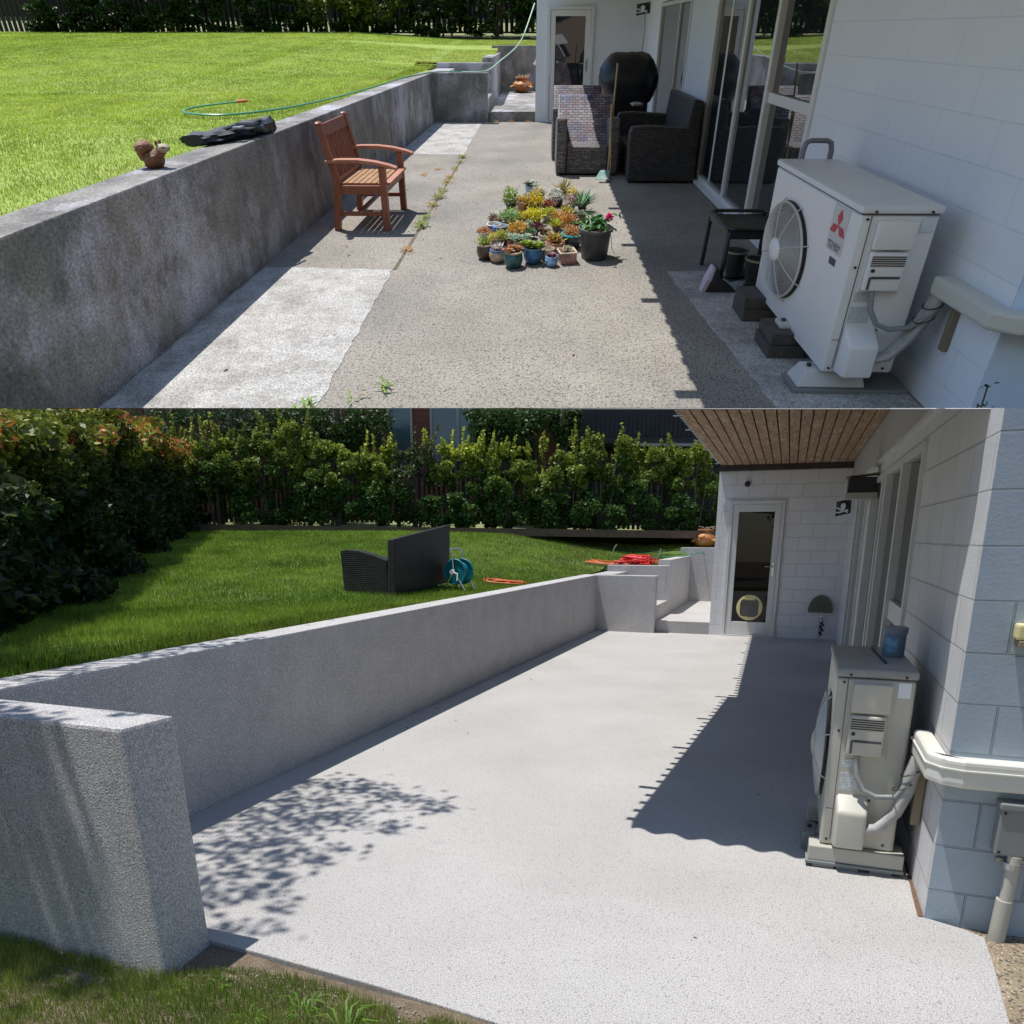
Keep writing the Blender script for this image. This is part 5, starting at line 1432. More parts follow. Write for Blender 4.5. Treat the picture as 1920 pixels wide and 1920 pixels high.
m.add([(3.19,-8.19,.004),(3.19,-8.11,.004),(3.40,-8.19,.004),(3.40,-8.11,.004),(3.21,-8.19,.10),(3.21,-8.11,.10),(3.33,-8.18,.07),(3.33,-8.12,.07),(3.235,-8.18,.20),(3.235,-8.12,.20),(3.27,-8.175,.17),(3.27,-8.125,.17),(3.28,-8.18,.10),(3.28,-8.12,.10)],
      [(0,2,6,12,4),(1,5,13,7,3),(2,3,7,6),(4,12,10,8),(5,9,11,13),(8,10,11,9),(10,12,13,11),(12,6,7,13),(0,1,3,2),(0,4,5,1),(4,8,9,5)]); m.build('upper', W['rubber'], t, bev=.012, seg=2, smooth=True)

# ---- wooden armchair against the wall
t = thing('garden_chair', BK, (.5,-6.5,0), 'reddish wooden armchair with slatted back beside the stained wall', 'chair')
ya, yb = -6.86, -6.12; lw = .055
for y_ in (ya, yb - lw):
    m = MB(); m.box(.69,y_,0,.745,y_+lw,.60); m.build('front_leg', W['teak'], t, bev=.003)
    m = MB(); m.add([(.255,y_,0),(.305,y_,0),(.305,y_+lw,0),(.255,y_+lw,0),(.30,y_,.45),(.352,y_,.45),(.352,y_+lw,.45),(.30,y_+lw,.45),(.205,y_,.96),(.248,y_,.97),(.248,y_+lw,.97),(.205,y_+lw,.96)],
        [(3,2,1,0),(0,1,5,4),(1,2,6,5),(2,3,7,6),(3,0,4,7),(4,5,9,8),(5,6,10,9),(6,7,11,10),(7,4,8,11),(8,9,10,11)]); m.build('back_leg', W['teak'], t, bev=.003)
    m = MB(); m.blob((.225,y_+lw/2,.975),(.030,.036,.018), 12, 6); m.build('finial', W['teak'], t, smooth=True)
    m = MB(); yy_ = y_ + lw/2
    pr = [(.245,.655),(.36,.668),(.52,.668),(.66,.650),(.78,.620),(.845,.595),(.845,.572),(.78,.592),(.66,.618),(.52,.634),(.36,.636),(.245,.628)]
    m.ext(pr, 'y', y_-.012, y_+lw+.012); m.build('armrest', W['teaktop'], t, bev=.006)
    m = MB(); m.box(.30,y_+.012,.345,.69,y_+lw-.012,.425); m.build('side_rail', W['teak'], t, bev=.002)
    m = MB(); m.box(.30,y_+.015,.14,.70,y_+lw-.015,.18); m.build('stretcher', W['teak'], t, bev=.002)
m = MB(); m.box(.70,ya+lw,.35,.738,yb-lw,.42); m.build('front_rail', W['teak'], t, bev=.002)
m = MB(); m.box(.46,ya+.02,.15,.50,yb-.02,.175); m.build('cross_stretcher', W['teak'], t, bev=.002)
m = MB()
for i in range(9):
    y_ = ya + lw + .025 + i * (yb - ya - 2*lw - .05) / 8.6
    m.add([(.315,y_,.46),(.335,y_,.46),(.335,y_+.028,.46),(.315,y_+.028,.46),(.228,y_,.89),(.245,y_,.89),(.245,y_+.028,.89),(.228,y_+.028,.89)],[(3,2,1,0),(4,5,6,7),(0,1,5,4),(1,2,6,5),(2,3,7,6),(3,0,4,7)])
m.build('back_slats', W['teak'], t)
m = MB(); m.add([(.218,ya+lw,.86),(.258,ya+lw,.86),(.258,yb-lw,.86),(.218,yb-lw,.86),(.204,ya+lw,.955),(.238,ya+lw,.965),(.238,yb-lw,.965),(.204,yb-lw,.955)],[(3,2,1,0),(4,5,6,7),(0,1,5,4),(1,2,6,5),(2,3,7,6),(3,0,4,7)]); m.build('top_rail', W['teak'], t, bev=.005)
m = MB(); m.box(.305,ya+lw,.44,.335,yb-lw,.49); m.build('lower_rail', W['teak'], t)
m = MB(); n_s = 7
for i in range(n_s):
    xa_ = .345 + i * .052
    m.box(xa_, ya+.045, .425, xa_+.044, yb-.045, .445)
m.build('seat_slats', W['seat'], t, bev=.003)
m = MB(); m.box(.715,ya+.05,.426,.775,yb-.05,.448); m.build('seat_lip', W['teaktop'], t, bev=.008)

# ---- rattan furniture
def rattan(X0, X1, Y0, Y1, face, hb, ha, hs, label, cat, wk):
    """face: direction the sitter looks, '-y' or '-x'"""
    t = thing('rattan_armchair', BK, ((X0+X1)/2, (Y0+Y1)/2, 0), label, cat)
    b_ = .02
    if face == '-y':
        aw = .12
        for (a, c) in ((X0, X0+aw), (X1-aw, X1)):
            m = MB(); m.ext([(Y0+.01,.02),(Y1-.02,.02),(Y1-.02,ha-.10),(Y0+.2,ha),(Y0,ha+.005),(Y0-.015,ha*.6)], 'x', a, c); m.build('armrest', wk, t, bev=b_)
        m = MB(); m.box(X0+aw,Y0+.03,.02,X1-aw,Y1-.12,hs); m.build('seat', wk, t, bev=b_)
        m = MB(); m.ext([(Y1-.42,hs-.02),(Y1-.02,.02),(Y1,hb),(Y1-.07,hb)], 'x', X0+.02, X1-.02); m.build('backrest', W['wickC'] if 'half sun' in label else wk, t, bev=b_)
    else:
        aw = .12
        for (a, c) in ((Y0, Y0+aw), (Y1-aw, Y1)):
            m = MB(); m.ext([(X0+.01,.02),(X1-.02,.02),(X1-.02,ha-.04),(X0+.2,ha),(X0+.03,ha-.015),(X0,ha-.08)], 'y', a, c); m.build('armrest', wk, t, bev=b_)
        m = MB(); m.box(X0+.03,Y0+aw,.02,X1-.12,Y1-aw,hs); m.build('seat', wk, t, bev=b_)
        m = MB(); m.ext([(X1-.20,hs),(X1-.03,hs),(X1-.01,hb-.02),(X1-.13,hb)], 'y', Y0+.03, Y1-.03); m.build('backrest', wk, t, bev=b_)
    m = MB()
    for (a, c) in ((X0+.05,Y0+.05),(X1-.05,Y0+.05),(X0+.05,Y1-.06),(X1-.05,Y1-.06)): m.tube([(a,c,0),(a,c,.03)], .02, 8)
    m.build('feet', W['blk'], t)
rattan(2.24, 2.98, -4.62, -3.86, '-y', .93, .715, .37, 'dark rattan armchair in half sun with bright woven dashes on its back', 'armchair', W['wickB'])
rattan(2.20, 2.90, -3.70, -2.95, '-y', .97, .72, .37, 'dark rattan armchair tucked behind the half sunlit one', 'armchair', W['wickB'])
rattan(3.04, 3.845, -5.00, -3.62, '-x', .985, .69, .38, 'black rattan two seat sofa with its back to the house wall', 'sofa', W['wickN'])
# covered barbecue
t = thing('covered_barbecue', BK, (3.3,-2.6,0), 'barbecue under a black vinyl cover between rattan chairs and door', 'barbecue')
m = MB().at(3.30,-2.55,0)
lev = [(.68,.30,.22),(.70,.33,.25),(.80,.375,.27),(.92,.42,.29),(1.05,.425,.29),(1.18,.40,.27),(1.30,.34,.22),(1.385,.27,.15),(1.41,.20,.10)]
n = 28; vs = []
for (z, rx_, ry_) in lev:
    for k in range(n):
        a = 2*math.pi*k/n; ct, st = math.cos(a), math.sin(a); q = (abs(ct)**3.2 + abs(st)**3.2) ** (-1/3.2)
        wv = 1 + .035 * mnoise.noise(Vector((ct*2.5, st*2.5, z*5)))
        vs.append((rx_*q*ct*wv, ry_*q*st*wv, z + .02*mnoise.noise(Vector((ct*3, st*3, 5)))))
fs = [(i*n+k, i*n+(k+1)%n, (i+1)*n+(k+1)%n, (i+1)*n+k) for i in range(len(lev)-1) for k in range(n)] + [tuple((len(lev)-1)*n+k for k in range(n)), tuple(range(n))[::-1]]
m.add(vs, fs); m.build('cover', W['cover'], t, smooth=True)
m = MB(); m.box(3.02,-2.78,.10,3.58,-2.34,.70); m.build('cabinet', W['blk'], t, bev=.01)
for (a, b) in ((3.05,-2.75),(3.55,-2.75),(3.05,-2.37),(3.55,-2.37)):
    m = MB(); m.tube([(a,b,0),(a,b,.10)], .02, 8); m.build('leg', W['blk'], t)
m = MB(); m.blob((3.40,-2.92,.70),(.10,.06,.03), 12, 6, .3, 3, 2); tag(m.build('cloth', W['stick'], fr=BK, smooth=True), 'crumpled pale rag under the barbecue cover edge', 'cloth')
# brooms leaning between the chairs
t = thing('broom', BK, (2.83,-4.6,0), 'broom with long bamboo handle and pale green bristles', 'broom')
m = MB(); m.tube([(2.86,-4.72,.08),(2.875,-4.66,.75),(2.90,-4.60,1.36)], .011, 8); m.build('handle', W['broom'], t, smooth=True)
m = MB(); m.add([(2.70,-4.80,.0),(2.86,-4.86,.0),(2.88,-4.80,.02),(2.72,-4.74,.0),(2.76,-4.76,.10),(2.88,-4.79,.10),(2.89,-4.74,.11),(2.78,-4.71,.10)],[(3,2,1,0),(4,5,6,7),(0,1,5,4),(1,2,6,5),(2,3,7,6),(3,0,4,7)]); m.build('bristles', W['broomg'], t, bev=.008)
m = MB(); m.tube([(2.89,-4.74,.03),(2.87,-4.70,.5),(2.855,-4.66,.9)], .009, 8)
tag(m.build('bamboo_stick', W['broom'], fr=BK, smooth=True), 'shorter bamboo stick leaning beside the broom handle', 'stick')
m = MB(); m.blob((2.845,-4.90,.02),(.03,.05,.02), 10, 6, .4, 3, 1); tag(m.build('garden_glove', W['tan'], fr=BK, smooth=True), 'small crumpled tan glove on the ground before the broom', 'glove')

# ---- on the wall: bag and stoneware animal
t = thing('bag', BK, (-.1,-7.6,.95), 'crumpled black nylon bag with grey buckle lying on the stained wall top', 'bag')
m = MB(); n = 20; vs = []; L_ = 30
for i in range(L_+1):
    u = i / L_; yy_ = -7.80 + .62 * u - .0; xx_ = -.30 + .27 * u
    rw = .10 * (.55 + .6*math.sin(math.pi*min(1,u*1.05+.12))) * (.75 if .3 < u < .5 else 1) ; rh = .050 * (.8 + .5*u)
    for k in range(n):
        a = 2*math.pi*k/n; q = 1 + .42 * mnoise.noise(Vector((math.cos(a)*2.6, math.sin(a)*2.6, u*9)))
        vs.append((xx_ + rw*math.cos(a)*q, yy_ + .01*math.cos(a), .952 + rh + rh*math.sin(a)*q))
fs = [(i*n+k, i*n+(k+1)%n, (i+1)*n+(k+1)%n, (i+1)*n+k) for i in range(L_) for k in range(n)] + [tuple(range(n))[::-1], tuple(L_*n+k for k in range(n))]
m.add(vs, fs); m.build('body', W['bag'], t, smooth=True)
m = MB(); m.tube([(-.22,-7.62,1.03),(-.10,-7.55,1.065),(-.02,-7.45,1.05),(.03,-7.36,1.0)], .014, 6); m.tube([(-.25,-7.5,1.02),(-.12,-7.50,1.07),(0.0,-7.42,1.06)], .010, 6); m.build('strap', W['bag'], t)
m = MB(); m.box(-.11,-7.60,1.045,-.05,-7.53,1.06); m.build('buckle', W['buckle'], t, bev=.004)
t = thing('squirrel_ornament', BK, (-.16,-8.48,.949), 'brown stoneware squirrel ornament with ball shaped tail on the stained wall', 'ornament')
m = MB(); m.blob((-.15,-8.48,1.0),(.055,.05,.062), 22, 14, .16, 4, 7); m.tube([(-.13,-8.48,1.02),(-.095,-8.48,1.055)], [.036,.028], 10); m.build('body', W['acorn'], t, smooth=True)
m = MB(); m.blob((-.192,-8.48,1.07),(.046,.05,.048), 26, 18, .12, 9, 3); m.tube([(-.19,-8.48,1.0),(-.20,-8.48,1.05)], [.035,.04], 10); m.build('tail', W['acorn'], t, smooth=True)
m = MB(); m.blob((-.085,-8.48,1.068),(.038,.032,.028), 18, 12, .18, 4, 2); m.build('head', W['face'], t, smooth=True)
m = MB()
for dy in (-.018,.018): m.blob((-.105,-8.48+dy,1.103),(.009,.007,.016), 8, 6)
m.build('ears', W['acorn'], t, smooth=True)
m = MB(); m.blob((-.064,-8.508,1.078),(.007,.004,.006), 8, 6); m.blob((-.047,-8.48,1.072),(.005,.005,.005), 8, 6); m.build('eyes', W['ink'], t)
# hose over the lawn and the walls
t = thing('garden_hose', BK, (-.5,-4,1), 'green hose looping on the bright lawn and strung over the old steps', 'hose')
pts = [(-1.30,-5.02,.95),(-1.36,-5.10,.95),(-1.50,-5.35,.945),(-1.52,-5.65,.945),(-1.38,-5.92,.945),(-1.12,-6.07,.945),(-.88,-6.05,.945),(-.68,-5.80,.945),(-.52,-5.35,.945),(-.40,-4.6,.945),(-.33,-3.6,.945),(-.27,-2.4,.95),(-.20,-1.2,.96),(.1,-.2,.975),(.55,.06,.965)]
def smooth_path(p, k=5):
    out = []
    p = [Vector(q) for q in p]
    for i in range(len(p)-1):
        a, b, c_, d = p[max(0,i-1)], p[i], p[i+1], p[min(len(p)-1,i+2)]
        for j in range(k):
            t_ = j / k
            out.append(.5*((2*b)+(-a+c_)*t_+(2*a-5*b+4*c_-d)*t_*t_+(-a+3*b-3*c_+d)*t_**3))
    out.append(p[-1]); return out
m = MB(); m.tube(smooth_path(pts), .0115, 7); m.build('lawn_section', W['hose'], t, smooth=True)
m = MB(); m.tube(smooth_path([(.55,.06,.965),(.99,.2,.975),(1.22,1.0,1.14),(1.42,1.3,1.30),(1.57,1.5,1.47),(1.68,1.6,1.70),(1.86,1.9,2.25)]), .0125, 7); m.build('hanging_section', W['hosew'], t, smooth=True)
m = MB(); m.tube([(-1.30,-5.02,.955),(-1.20,-4.98,.96)], .018, 8); m.build('connector', W['orange'], t)
strawberry_pot(BK, 1.55, 4.05, .2, 1.15, 'bright ochre glazed pot with side cups on the old landing', True)
m = MB(); m.add([(1.86,4.3,1.0),(1.93,4.3,.98),(1.93,4.3,1.2),(1.89,4.3,1.25),(1.80,4.25,.90),(1.86,4.25,.86)],[(0,1,2,3),(0,4,5,1)]); tag(m.build('cloth', W['stick'], fr=BK), 'white cloth hanging by the house corner above the ochre pot', 'cloth')

# ---- succulents in pots
PC = dict(brown=(.085,.06,.045), tan=(.42,.32,.22), blue=(.05,.16,.34), sky=(.22,.36,.55), teal=(.03,.10,.11), turq=(.01,.36,.38), cream=(.52,.45,.34), terra=(.42,.19,.09), ochre=(.36,.22,.07),
          white=(.60,.60,.58), dark=(.045,.045,.05), green=(.03,.20,.14), rose=(.36,.18,.16), grey=(.30,.29,.27), navy=(.04,.06,.16), bluew=(.40,.50,.60))
LC = dict(mint=(.34,.48,.36), coral=(.50,.24,.14), yel=(.66,.62,.06), lime=(.42,.54,.08), green=(.10,.24,.05), peach=(.60,.44,.20), pink=(.60,.42,.42), grey=(.42,.47,.40), maroon=(.22,.05,.07), purple=(.16,.06,.16), gold=(.62,.44,.09), olive=(.26,.28,.10), white=(.68,.68,.60), deep=(.05,.14,.05))
def potm(k, v=0):
    key = 'pot_' + k
    if key not in W: W[key] = mat('glazed_' + k, PC[k], tuple(min(.9, q*1.5+.02) for q in PC[k]), s=18, det=3, bw=(.45,.6), r=.35, K=KB)
    return W[key]
PM = leaf_mat('succulent_leaves', tr=.12, r=.4, spec=.5)
def fleshy(R, x, y, z, w, h, kind, c1, c2):
    """clusters of plump leaves, each a small bent quad pair; returns verts, colours"""
    V = []; C = []
    c1, c2 = np.array(LC[c1]) * 1.5, np.array(LC[c2]) * 1.5
    def leaf(o, d, l, wd, col, dz=.3):
        d = d / (np.linalg.norm(d) + 1e-9); s_ = np.cross(d, [0,0,1.0]); 
        if np.linalg.norm(s_) < .1: s_ = np.array([1.0,0,0])
        s_ = s_ / np.linalg.norm(s_); up = np.cross(s_, d)
        a, b, c_, e = o, o + d*l*.55 + s_*wd*.5 + up*wd*.15, o + d*l, o + d*l*.55 - s_*wd*.5 + up*wd*.15
        V.append([a, b, c_, e]); C.append(col * R.uniform(.75, 1.25))
        lo = o + d*l*.5 - up*wd*.35
        V.append([a, lo, c_, b]); C.append(col * .9); V.append([a, e, c_, lo]); C.append(col * .9)
    if kind == 'rosette':
        k = max(1, int(w / .05))
        for q in range(k * k if k < 3 else 7):
            ox, oy = (R.uniform(-.32, .32) * w, R.uniform(-.32, .32) * w) if k > 1 else (0, 0)
            rad = w * (.55 if k == 1 else .34)
            o = np.array([x + ox, y + oy*.8, z + h * R.uniform(.1, .4)])
            for j in range(26):
                a = j * 2.4; e = .15 + 1.25 * (j / 26); l = rad * (1.05 - .6 * j / 26)
                leaf(o, np.array([math.cos(a)*math.cos(e), math.sin(a)*math.cos(e), math.sin(e)]), l, l*.5, c1 + (c2 - c1) * (1 - j / 26) * R.uniform(.4, 1))
    elif kind == 'ball':
        for j in range(240):
            d = R.normal(size=3); d[2] = abs(d[2]); d /= np.linalg.norm(d)
            o = np.array([x, y, z]) + d * np.array([w*.42, w*.42, h*.85]) * R.uniform(.75, 1); leaf(o, d + R.normal(size=3)*.4, w*.16, w*.07, c1 if R.uniform() < .6 else c2)
    elif kind == 'spike':
        for j in range(60):
            a = R.uniform(0, 6.28); e = R.uniform(.3, 1.4); d = np.array([math.cos(a)*math.cos(e), math.sin(a)*math.cos(e), math.sin(e)])
            leaf(np.array([x, y, z]) + R.normal(size=3)*np.array([w*.1,w*.1,0]), d, h*R.uniform(.6,1.1), w*.09, c1 if R.uniform() < .5 else c2)
    else:   # bush / trailing clump
        for j in range(330 if w > .08 else 180):
            d = R.normal(size=3); d[2] = abs(d[2])*.9; d /= np.linalg.norm(d)
            o = np.array([x, y, z]) + d * np.array([w*.5, w*.5, h*.9]) * R.uniform(.35, 1)
            dd = d + R.normal(size=3) * .7; dd[2] += .4
            leaf(o, dd, w*.15*R.uniform(.7,1.4), w*.07, c1 + (c2 - c1) * R.uniform() ** .7)
    return np.array(V), np.clip(np.array(C), .01, .9)
def potted(x, y, w, h, shape, pk, rk, kind, c1, c2, pw, ph, label, R):
    w *= 1.18; h *= 1.14; pw *= 1.38; ph *= 1.38
    t = thing('potted_plant', BK, (x, y, 0), label, 'potted plant', 'succulents in pots on the weathered patio')
    r = w / 2
    prof = {'round': [(r*.62,0),(r*.85,h*.2),(r*.98,h*.5),(r*.92,h*.8),(r*.84,h*.92)],
            'flare': [(r*.60,0),(r*.70,h*.3),(r*.86,h*.75),(r*.92,h*.9)],
            'bowl': [(r*.55,0),(r*.85,h*.35),(r*.98,h*.75),(r*.97,h*.9)],
            'tall': [(r*.88,0),(r*.92,h*.3),(r*.92,h*.9)],
            'square': [(r*.9,0),(r*.95,h*.5),(r*.98,h*.9)]}[shape]
    n = 4 if shape == 'square' else 24
    m = MB().at(x, y, 0.001, rz=math.pi/4 + .2 if n == 4 else 0); q = 1.25 if n == 4 else 1
    m.lathe([(a*q, b) for a, b in prof], n, wob=.04 if n == 4 else 0); m.build('pot', potm(pk), t, smooth=(n != 4), bev=.006 if n == 4 else 0)
    m = MB().at(x, y, 0.001, rz=math.pi/4 + .2 if n == 4 else 0); rr = prof[-1][0]
    m.lathe([(rr*q, h*.88),(rr*q*1.08, h*.92),(rr*q*1.06, h),(rr*q*.88, h*1.0),(rr*q*.84, h*.9)], n); m.build('rim', potm(rk), t, smooth=(n != 4))
    m = MB().at(x, y, 0); m.lathe([(rr*q*.88*.99,h*.86),(rr*q*.86,h*.93),(.002,h*.95)], n); m.build('soil', W['soil'], t)
    if kind:
        v, c = fleshy(R, x, y, h*.93, pw, ph, kind, c1, c2)
        np_mesh('plant', v, 4, c, PM, t)
RP = np.random.RandomState(12)
PT = [
 (1.643,-7.545,.110,.113,'round','brown','tan','spike','lime','olive',.07,.07,'dark brown round pot with tan rim, front left corner of the pot cluster'),
 (1.745,-7.606,.112,.093,'round','tan','blue','spike','pink','white',.09,.05,'blue rimmed tan pot with pinkish white spiky plant in the front row'),
 (1.871,-7.723,.125,.118,'round','teal','tan','rosette','coral','peach',.10,.06,'dark teal pot with coral red rosette, frontmost of the cluster'),
 (2.016,-7.631,.127,.119,'round','blue','sky','rosette','lime','olive',.14,.07,'blue glazed pot with yellow green rosette in the front row'),
 (2.124,-7.557,.100,.088,'tall','cream','tan',None,'','',0,0,'small cream pot with bare brown soil in the front row'),
 (2.155,-7.695,.088,.074,'round','sky','sky','rosette','pink','purple',.07,.04,'small pale blue pot with greyish pink succulent in the front row'),
 (2.274,-7.606,.125,.088,'square','rose','cream','spike','grey','peach',.10,.04,'square crinkled cream and rose pot beside the big black pot'),
 (2.185,-7.354,.130,.075,'bowl','rose','terra','spike','coral','lime',.13,.08,'rose bowl with red and yellow spiky succulent behind the square pot'),
 (2.326,-7.272,.149,.115,'bowl','dark','turq','bush','coral','peach',.12,.06,'turquoise rimmed bowl with coral succulent left of the big black pot'),
 (1.592,-7.049,.099,.058,'flare','white','cream','bush','peach','coral',.09,.03,'small white pot with peach plant at the left edge of the cluster'),
 (1.661,-6.835,.110,.062,'bowl','teal','white',None,'','',0,0,'white rimmed pot with only brown soil on the left side'),
 (1.720,-6.897,.125,.065,'round','navy','sky',None,'','',0,0,'blue patterned bowl with dry soil on the left side'),
 (1.787,-6.724,.130,.070,'bowl','ochre','ochre','bush','lime','mint',.15,.08,'ochre bowl with bright lime green clump on the left side'),
 (1.748,-7.265,.088,.070,'flare','dark','brown','bush','peach','lime',.09,.07,'dark pot with orange and green plant behind the front row'),
 (1.822,-7.250,.075,.058,'tall','rose','rose','rosette','mint','grey',.10,.05,'small rose grey pot with pale mint rosette'),
 (1.906,-7.319,.101,.075,'flare','tan','tan','rosette','mint','white',.13,.05,'tan pot with two pale mint rosettes behind the blue glazed pot'),
 (1.985,-7.044,.092,.055,'flare','dark','grey','bush','mint','green',.07,.04,'dark grey pot with small green succulent mid cluster'),
 (1.877,-6.990,.118,.052,'bowl','tan','tan','bush','peach','gold',.14,.06,'low tan bowl full of peach orange leaves mid cluster'),
 (1.962,-6.846,.066,.045,'bowl','grey','grey','ball','grey','mint',.07,.05,'small pot with a round grey green cactus ball'),
 (2.044,-6.899,.100,.045,'bowl','dark','dark','bush','purple','maroon',.09,.04,'dark bowl with purple succulent mid cluster'),
 (2.116,-7.100,.112,.058,'bowl','cream','tan','rosette','olive','maroon',.08,.06,'cream bowl with single brownish green rosette'),
 (2.203,-6.912,.065,.064,'flare','brown','brown','spike','gold','lime',.07,.09,'tiny brown pot with upright golden spikes'),
 (2.003,-6.620,.120,.055,'bowl','ochre','ochre','bush','yel','yel',.15,.08,'pot overflowing with vivid yellow clump at the centre'),
 (1.890,-6.640,.091,.050,'flare','tan','tan','bush','gold','yel',.10,.06,'tan pot with golden clump left of the vivid yellow one'),
 (1.778,-6.155,.115,.080,'flare','dark','brown','bush','green','lime',.13,.13,'dark pot with tall deep green jade bush at the back left'),
 (1.890,-6.216,.110,.100,'flare','terra','tan','bush','peach','gold',.08,.06,'terracotta pot with peach coloured plant at the back'),
 (2.004,-6.236,.120,.085,'round','dark','navy','bush','yel','gold',.16,.11,'dark pot with trailing yellow leaves at the back'),
 (1.961,-5.709,.105,.130,'tall','bluew','sky','rosette','white','grey',.14,.07,'tall pale blue banded pot with white rosettes at the very back'),
 (2.046,-5.900,.110,.100,'tall','green','green','bush','peach','white',.11,.08,'glossy green tall pot with peach flowers at the back'),
 (2.223,-5.991,.118,.070,'round','brown','brown','ball','white','grey',.13,.09,'brown bowl with fuzzy white cactus ball at the back'),
 (2.143,-6.151,.110,.040,'bowl','dark','brown','bush','maroon','coral',.12,.05,'low bowl with maroon red plant at the back'),
 (2.313,-5.640,.071,.077,'flare','brown','brown','spike','gold','olive',.06,.12,'small brown pot with tall thin yellowish plant at the back right'),
 (2.385,-5.907,.090,.080,'flare','tan','tan','bush','gold','yel',.10,.09,'tan pot with golden orange flowers at the back right'),
 (2.358,-6.187,.090,.062,'flare','grey','grey','ball','pink','grey',.10,.10,'grey pot with pinkish grey furry plant on the right'),
 (2.470,-6.189,.081,.055,'flare','dark','dark','spike','green','mint',.13,.15,'dark pot with fresh green leafy shoots at the back right'),
 (2.148,-6.528,.120,.065,'bowl','white','white','bush','gold','lime',.12,.05,'white bowl with gold and lime succulents right of centre'),
 (2.217,-6.600,.088,.064,'square','grey','grey','bush','gold','peach',.09,.05,'square grey stone pot right of centre'),
 (2.304,-6.473,.086,.045,'bowl','ochre','ochre','bush','lime','gold',.11,.07,'ochre bowl with yellow green plant on the right'),
 (2.379,-6.448,.078,.045,'bowl','teal','teal','rosette','grey','mint',.09,.06,'teal bowl with grey green rosettes on the right'),
 (2.440,-6.600,.080,.090,'tall','brown','brown','bush','olive','grey',.06,.03,'brown ribbed tall pot on the right behind the big black pot'),
 (2.294,-6.791,.125,.060,'bowl','tan','terra','bush','gold','coral',.15,.09,'terracotta bowl with golden and coral leaves right of centre'),
 (2.385,-6.830,.074,.045,'bowl','grey','grey','rosette','mint','lime',.10,.06,'small grey pot with mint rosette above the turquoise rimmed bowl'),
 (1.635,-6.601,.069,.035,'flare','brown','brown','bush','maroon','olive',.07,.05,'tiny brown pot with reddish plant at the left back edge'),
 (1.692,-6.720,.062,.045,'flare','terra','terra','bush','maroon','pink',.07,.05,'tiny terracotta pot with maroon leaves on the left'),
 (1.682,-7.150,.058,.035,'flare','tan','tan','bush','yel','gold',.07,.05,'tiny tan pot with yellow blob of leaves on the left'),
 (1.825,-6.400,.055,.038,'flare','dark','dark','bush','olive','lime',.06,.05,'tiny dark pot with olive green plant behind the lime clump'),
]
for p_ in PT: potted(*p_, RP)
# the big black pot with a pink flower
t = thing('potted_plant', BK, (2.49,-7.50,0), 'large black plastic pot with green leaves and one bright pink flower', 'potted plant')
m = MB().at(2.49,-7.50,.001); m.lathe([(.095,0),(.10,.01),(.118,.235)], 36); m.build('pot', W['dark'] if False else mat('black_plastic_pot', (.055,.058,.06), r=.5), t, smooth=True)
m = MB().at(2.49,-7.50,.001); m.lathe([(.120,.235),(.133,.238),(.134,.262),(.122,.264),(.116,.235)], 36); m.build('rim', mat('scuffed_black_rim', (.10,.10,.10), r=.45), t, smooth=True)
m = MB().at(2.49,-7.50,0); m.lathe([(.117,.225),(.115,.240),(.002,.245)], 30); m.build('soil', W['soil'], t)
Rb = np.random.RandomState(2); pts = np.array([2.49,-7.50,.30]) + Rb.normal(size=(150,3))*np.array([.045,.05,.030])
v, c = leaves(pts, .055, np.tile(np.array([.07,.20,.05]), (150,1)), R=Rb, ar=.6); np_mesh('foliage', v, 4, c, PM, t)
m = MB(); m.tube([(2.53,-7.50,.25),(2.57,-7.50,.30),(2.585,-7.50,.33)], .003, 5); m.tube([(2.60,-7.45,.25),(2.62,-7.45,.15),(2.63,-7.45,.06),(2.655,-7.48,.02)], .002, 4); m.build('stem', W['hose'], t)
pts = np.array([2.59,-7.50,.352]) + Rb.normal(size=(120,3))*np.array([.013,.013,.012])
v, c = leaves(pts, .022, np.tile(np.array([.75,.02,.22]), (120,1)), R=Rb, ar=.8); np_mesh('flower', v, 4, c, PM, t)

# ---- weeds in the joint and round the walls
P_ = []; C_ = []
R = np.random.RandomState(6)
def weed(x, y, z, n, h, g, sp=.05):
    for i in range(n):
        a = R.uniform(0, 6.28); l = h * R.uniform(.5, 1.2); d = np.array([math.cos(a), math.sin(a), 0]); s_ = np.array([-d[1], d[0], 0])
        b0 = np.array([x, y, z]) + R.normal(size=3) * np.array([sp*.5, sp, 0]); 
        mid = b0 + d*l*.35 + np.array([0,0,l*.6]); tip = b0 + d*l + np.array([0,0,l*.45])
        P_.append([b0 - s_*.003, mid - s_*.006, tip, mid + s_*.006]); C_.append((np.array([.20,.34,.05]) if R.uniform() < g else np.array([.55,.30,.10])) * R.uniform(.6, 1.3))
for (x, y, n, h, g) in [(.99,-6.72,50,.085,.9),(.985,-6.45,26,.07,.6),(.98,-6.0,34,.06,.4),(.99,-5.7,46,.075,.65),(.985,-5.45,36,.07,.45),(.98,-5.0,32,.06,.4),(.975,-4.75,28,.05,.35),(.97,-4.3,30,.05,.5),(.97,-3.85,30,.055,.5),(.965,-3.5,46,.065,.9),(1.0,-7.4,24,.05,.2),(.62,-4.6,24,.03,.1),(.75,-4.3,24,.03,.1),(.99,-9.62,30,.07,.9),(.3,.0-.02,10,.05,.3),(.7,-.05,24,.06,.2),(.85,-.04,20,.05,.3),(1.2,.06,20,.06,.1),(1.5,.06,16,.06,.1),(1.8,.05,20,.07,.1)]:
    weed(x, y, .0, n, h, g)
for (x, y, n, h) in [(1.30,-9.42,10,.08),(1.22,-9.5,8,.05)]: weed(x, y, 0, n, h, .7, .04)
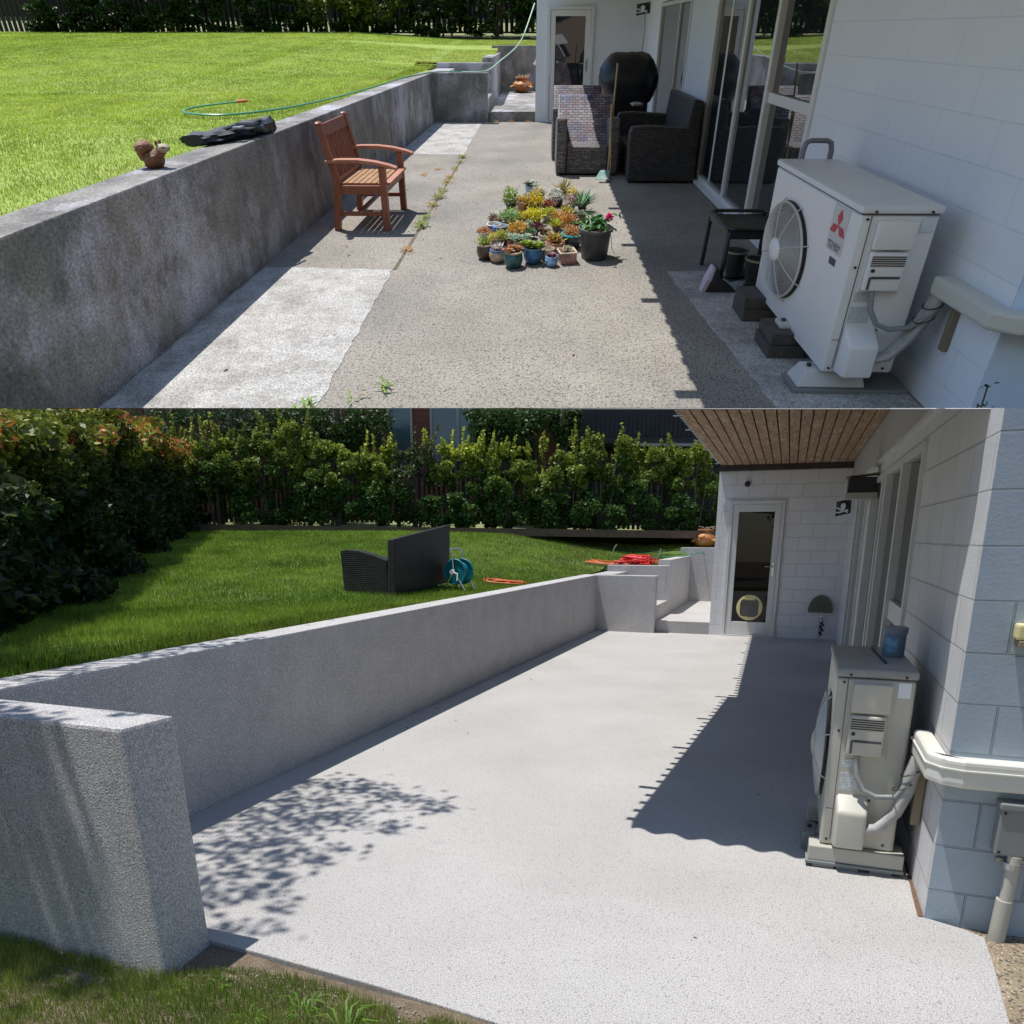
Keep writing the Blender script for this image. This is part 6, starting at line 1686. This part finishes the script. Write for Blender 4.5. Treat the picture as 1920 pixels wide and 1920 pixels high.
tag(np_mesh('weeds', np.array(P_), 4, np.array(C_), W['grass'], fr=BK), 'green and dried orange weeds in the joints of the old patio', 'weeds', kind='stuff')
# thin weed with seed heads in the lower right corner
t = thing('tall_weed', BK, (3.9,-9.93,0), 'thin dry weed with small dark leaves at the near corner of the house wall', 'weed')
m = MB(); pts = []
for (bx, by, tx, tz) in [(3.80,-9.93,3.79,.40),(3.88,-9.95,3.98,.42),(3.92,-9.96,4.02,.28),(3.72,-9.92,3.70,.18),(3.98,-9.97,4.08,.16)]:
    for k in range(5):
        u = k / 4; 
        pts.append((bx + (tx-bx)*u + .02*math.sin(k*3), by, tz*u))
    m.tube([(bx,by,0),((bx+tx)/2+.01,by,tz*.5),(tx,by,tz)], .003, 5)
    m.tube([((bx+tx)/2,by,tz*.5),((bx+tx)/2+.05,by,tz*.75)], .002, 4)
m.build('stems', W['trunk'], t)
pp = []
for q in pts: 
    for _ in range(5): pp.append(np.array(q) + R.normal(size=3)*np.array([.014,.014,.014]))
v, c = leaves(np.array(pp), .026, np.tile(np.array([.07,.09,.04]), (len(pp),1)), R=R); np_mesh('leaves', v, 4, c, W['leaf'], t)

# fallen leaves and crumbs on the old patio
Rl = np.random.RandomState(9)
n = 260; x = Rl.uniform(.1, 3.0, n); y = Rl.uniform(-9.6, -.2, n)
k = (np.abs(x - .98) < .35 * Rl.uniform(0, 1, n)) | (Rl.uniform(0, 1, n) < .22)
x, y = x[k], y[k]
v, c = leaves(np.stack([x, y, np.full(len(x), .008)], 1), .028, np.tile(np.array([.30,.15,.06]), (len(x), 1)), R=Rl)
v[:, :, 2] = .006 + np.clip(v[:, :, 2] - .008, -.004, .010)
tag(np_mesh('fallen_leaves', v, 4, c, W['leaf'], fr=BK), 'small dry leaves scattered over the old patio', 'leaves', kind='stuff')
# dirt line where the pale patio meets the house wall
m = MB(); pts = []
for i in range(15):
    yy_ = -9.64 + .055 * i; pts.append((yy_, .018 * (1 - i / 15) + .006 * mnoise.noise(Vector((yy_ * 14, 0, 0)))))
m.prism([(3.887, p[0]) for p in pts] + [(3.887 - p[1] - .004, p[0]) for p in pts[::-1]], .001, .004)
tag(m.build('dirt_strip', mat('rusty_dirt', (.16,.08,.045), (.10,.06,.04), s=40, r=.9)), kind='structure')

# a few leaves blown over the fresh patio
Rl = np.random.RandomState(19)
n = 46; x = np.where(Rl.uniform(0, 1, n) < .6, Rl.uniform(.02, .5, n), Rl.uniform(.5, 3.8, n)); y = Rl.uniform(-10.6, -.3, n)
v, c = leaves(np.stack([x, y, np.full(n, .004)], 1), .022, np.tile(np.array([.20,.13,.06]), (n, 1)), R=Rl)
v[:, :, 2] = .003 + np.clip(v[:, :, 2] - .004, -.002, .006)
tag(np_mesh('fallen_leaves', v, 4, c, W['leaf']), 'few tiny dry leaves on the fresh pale patio', 'leaves', kind='stuff')
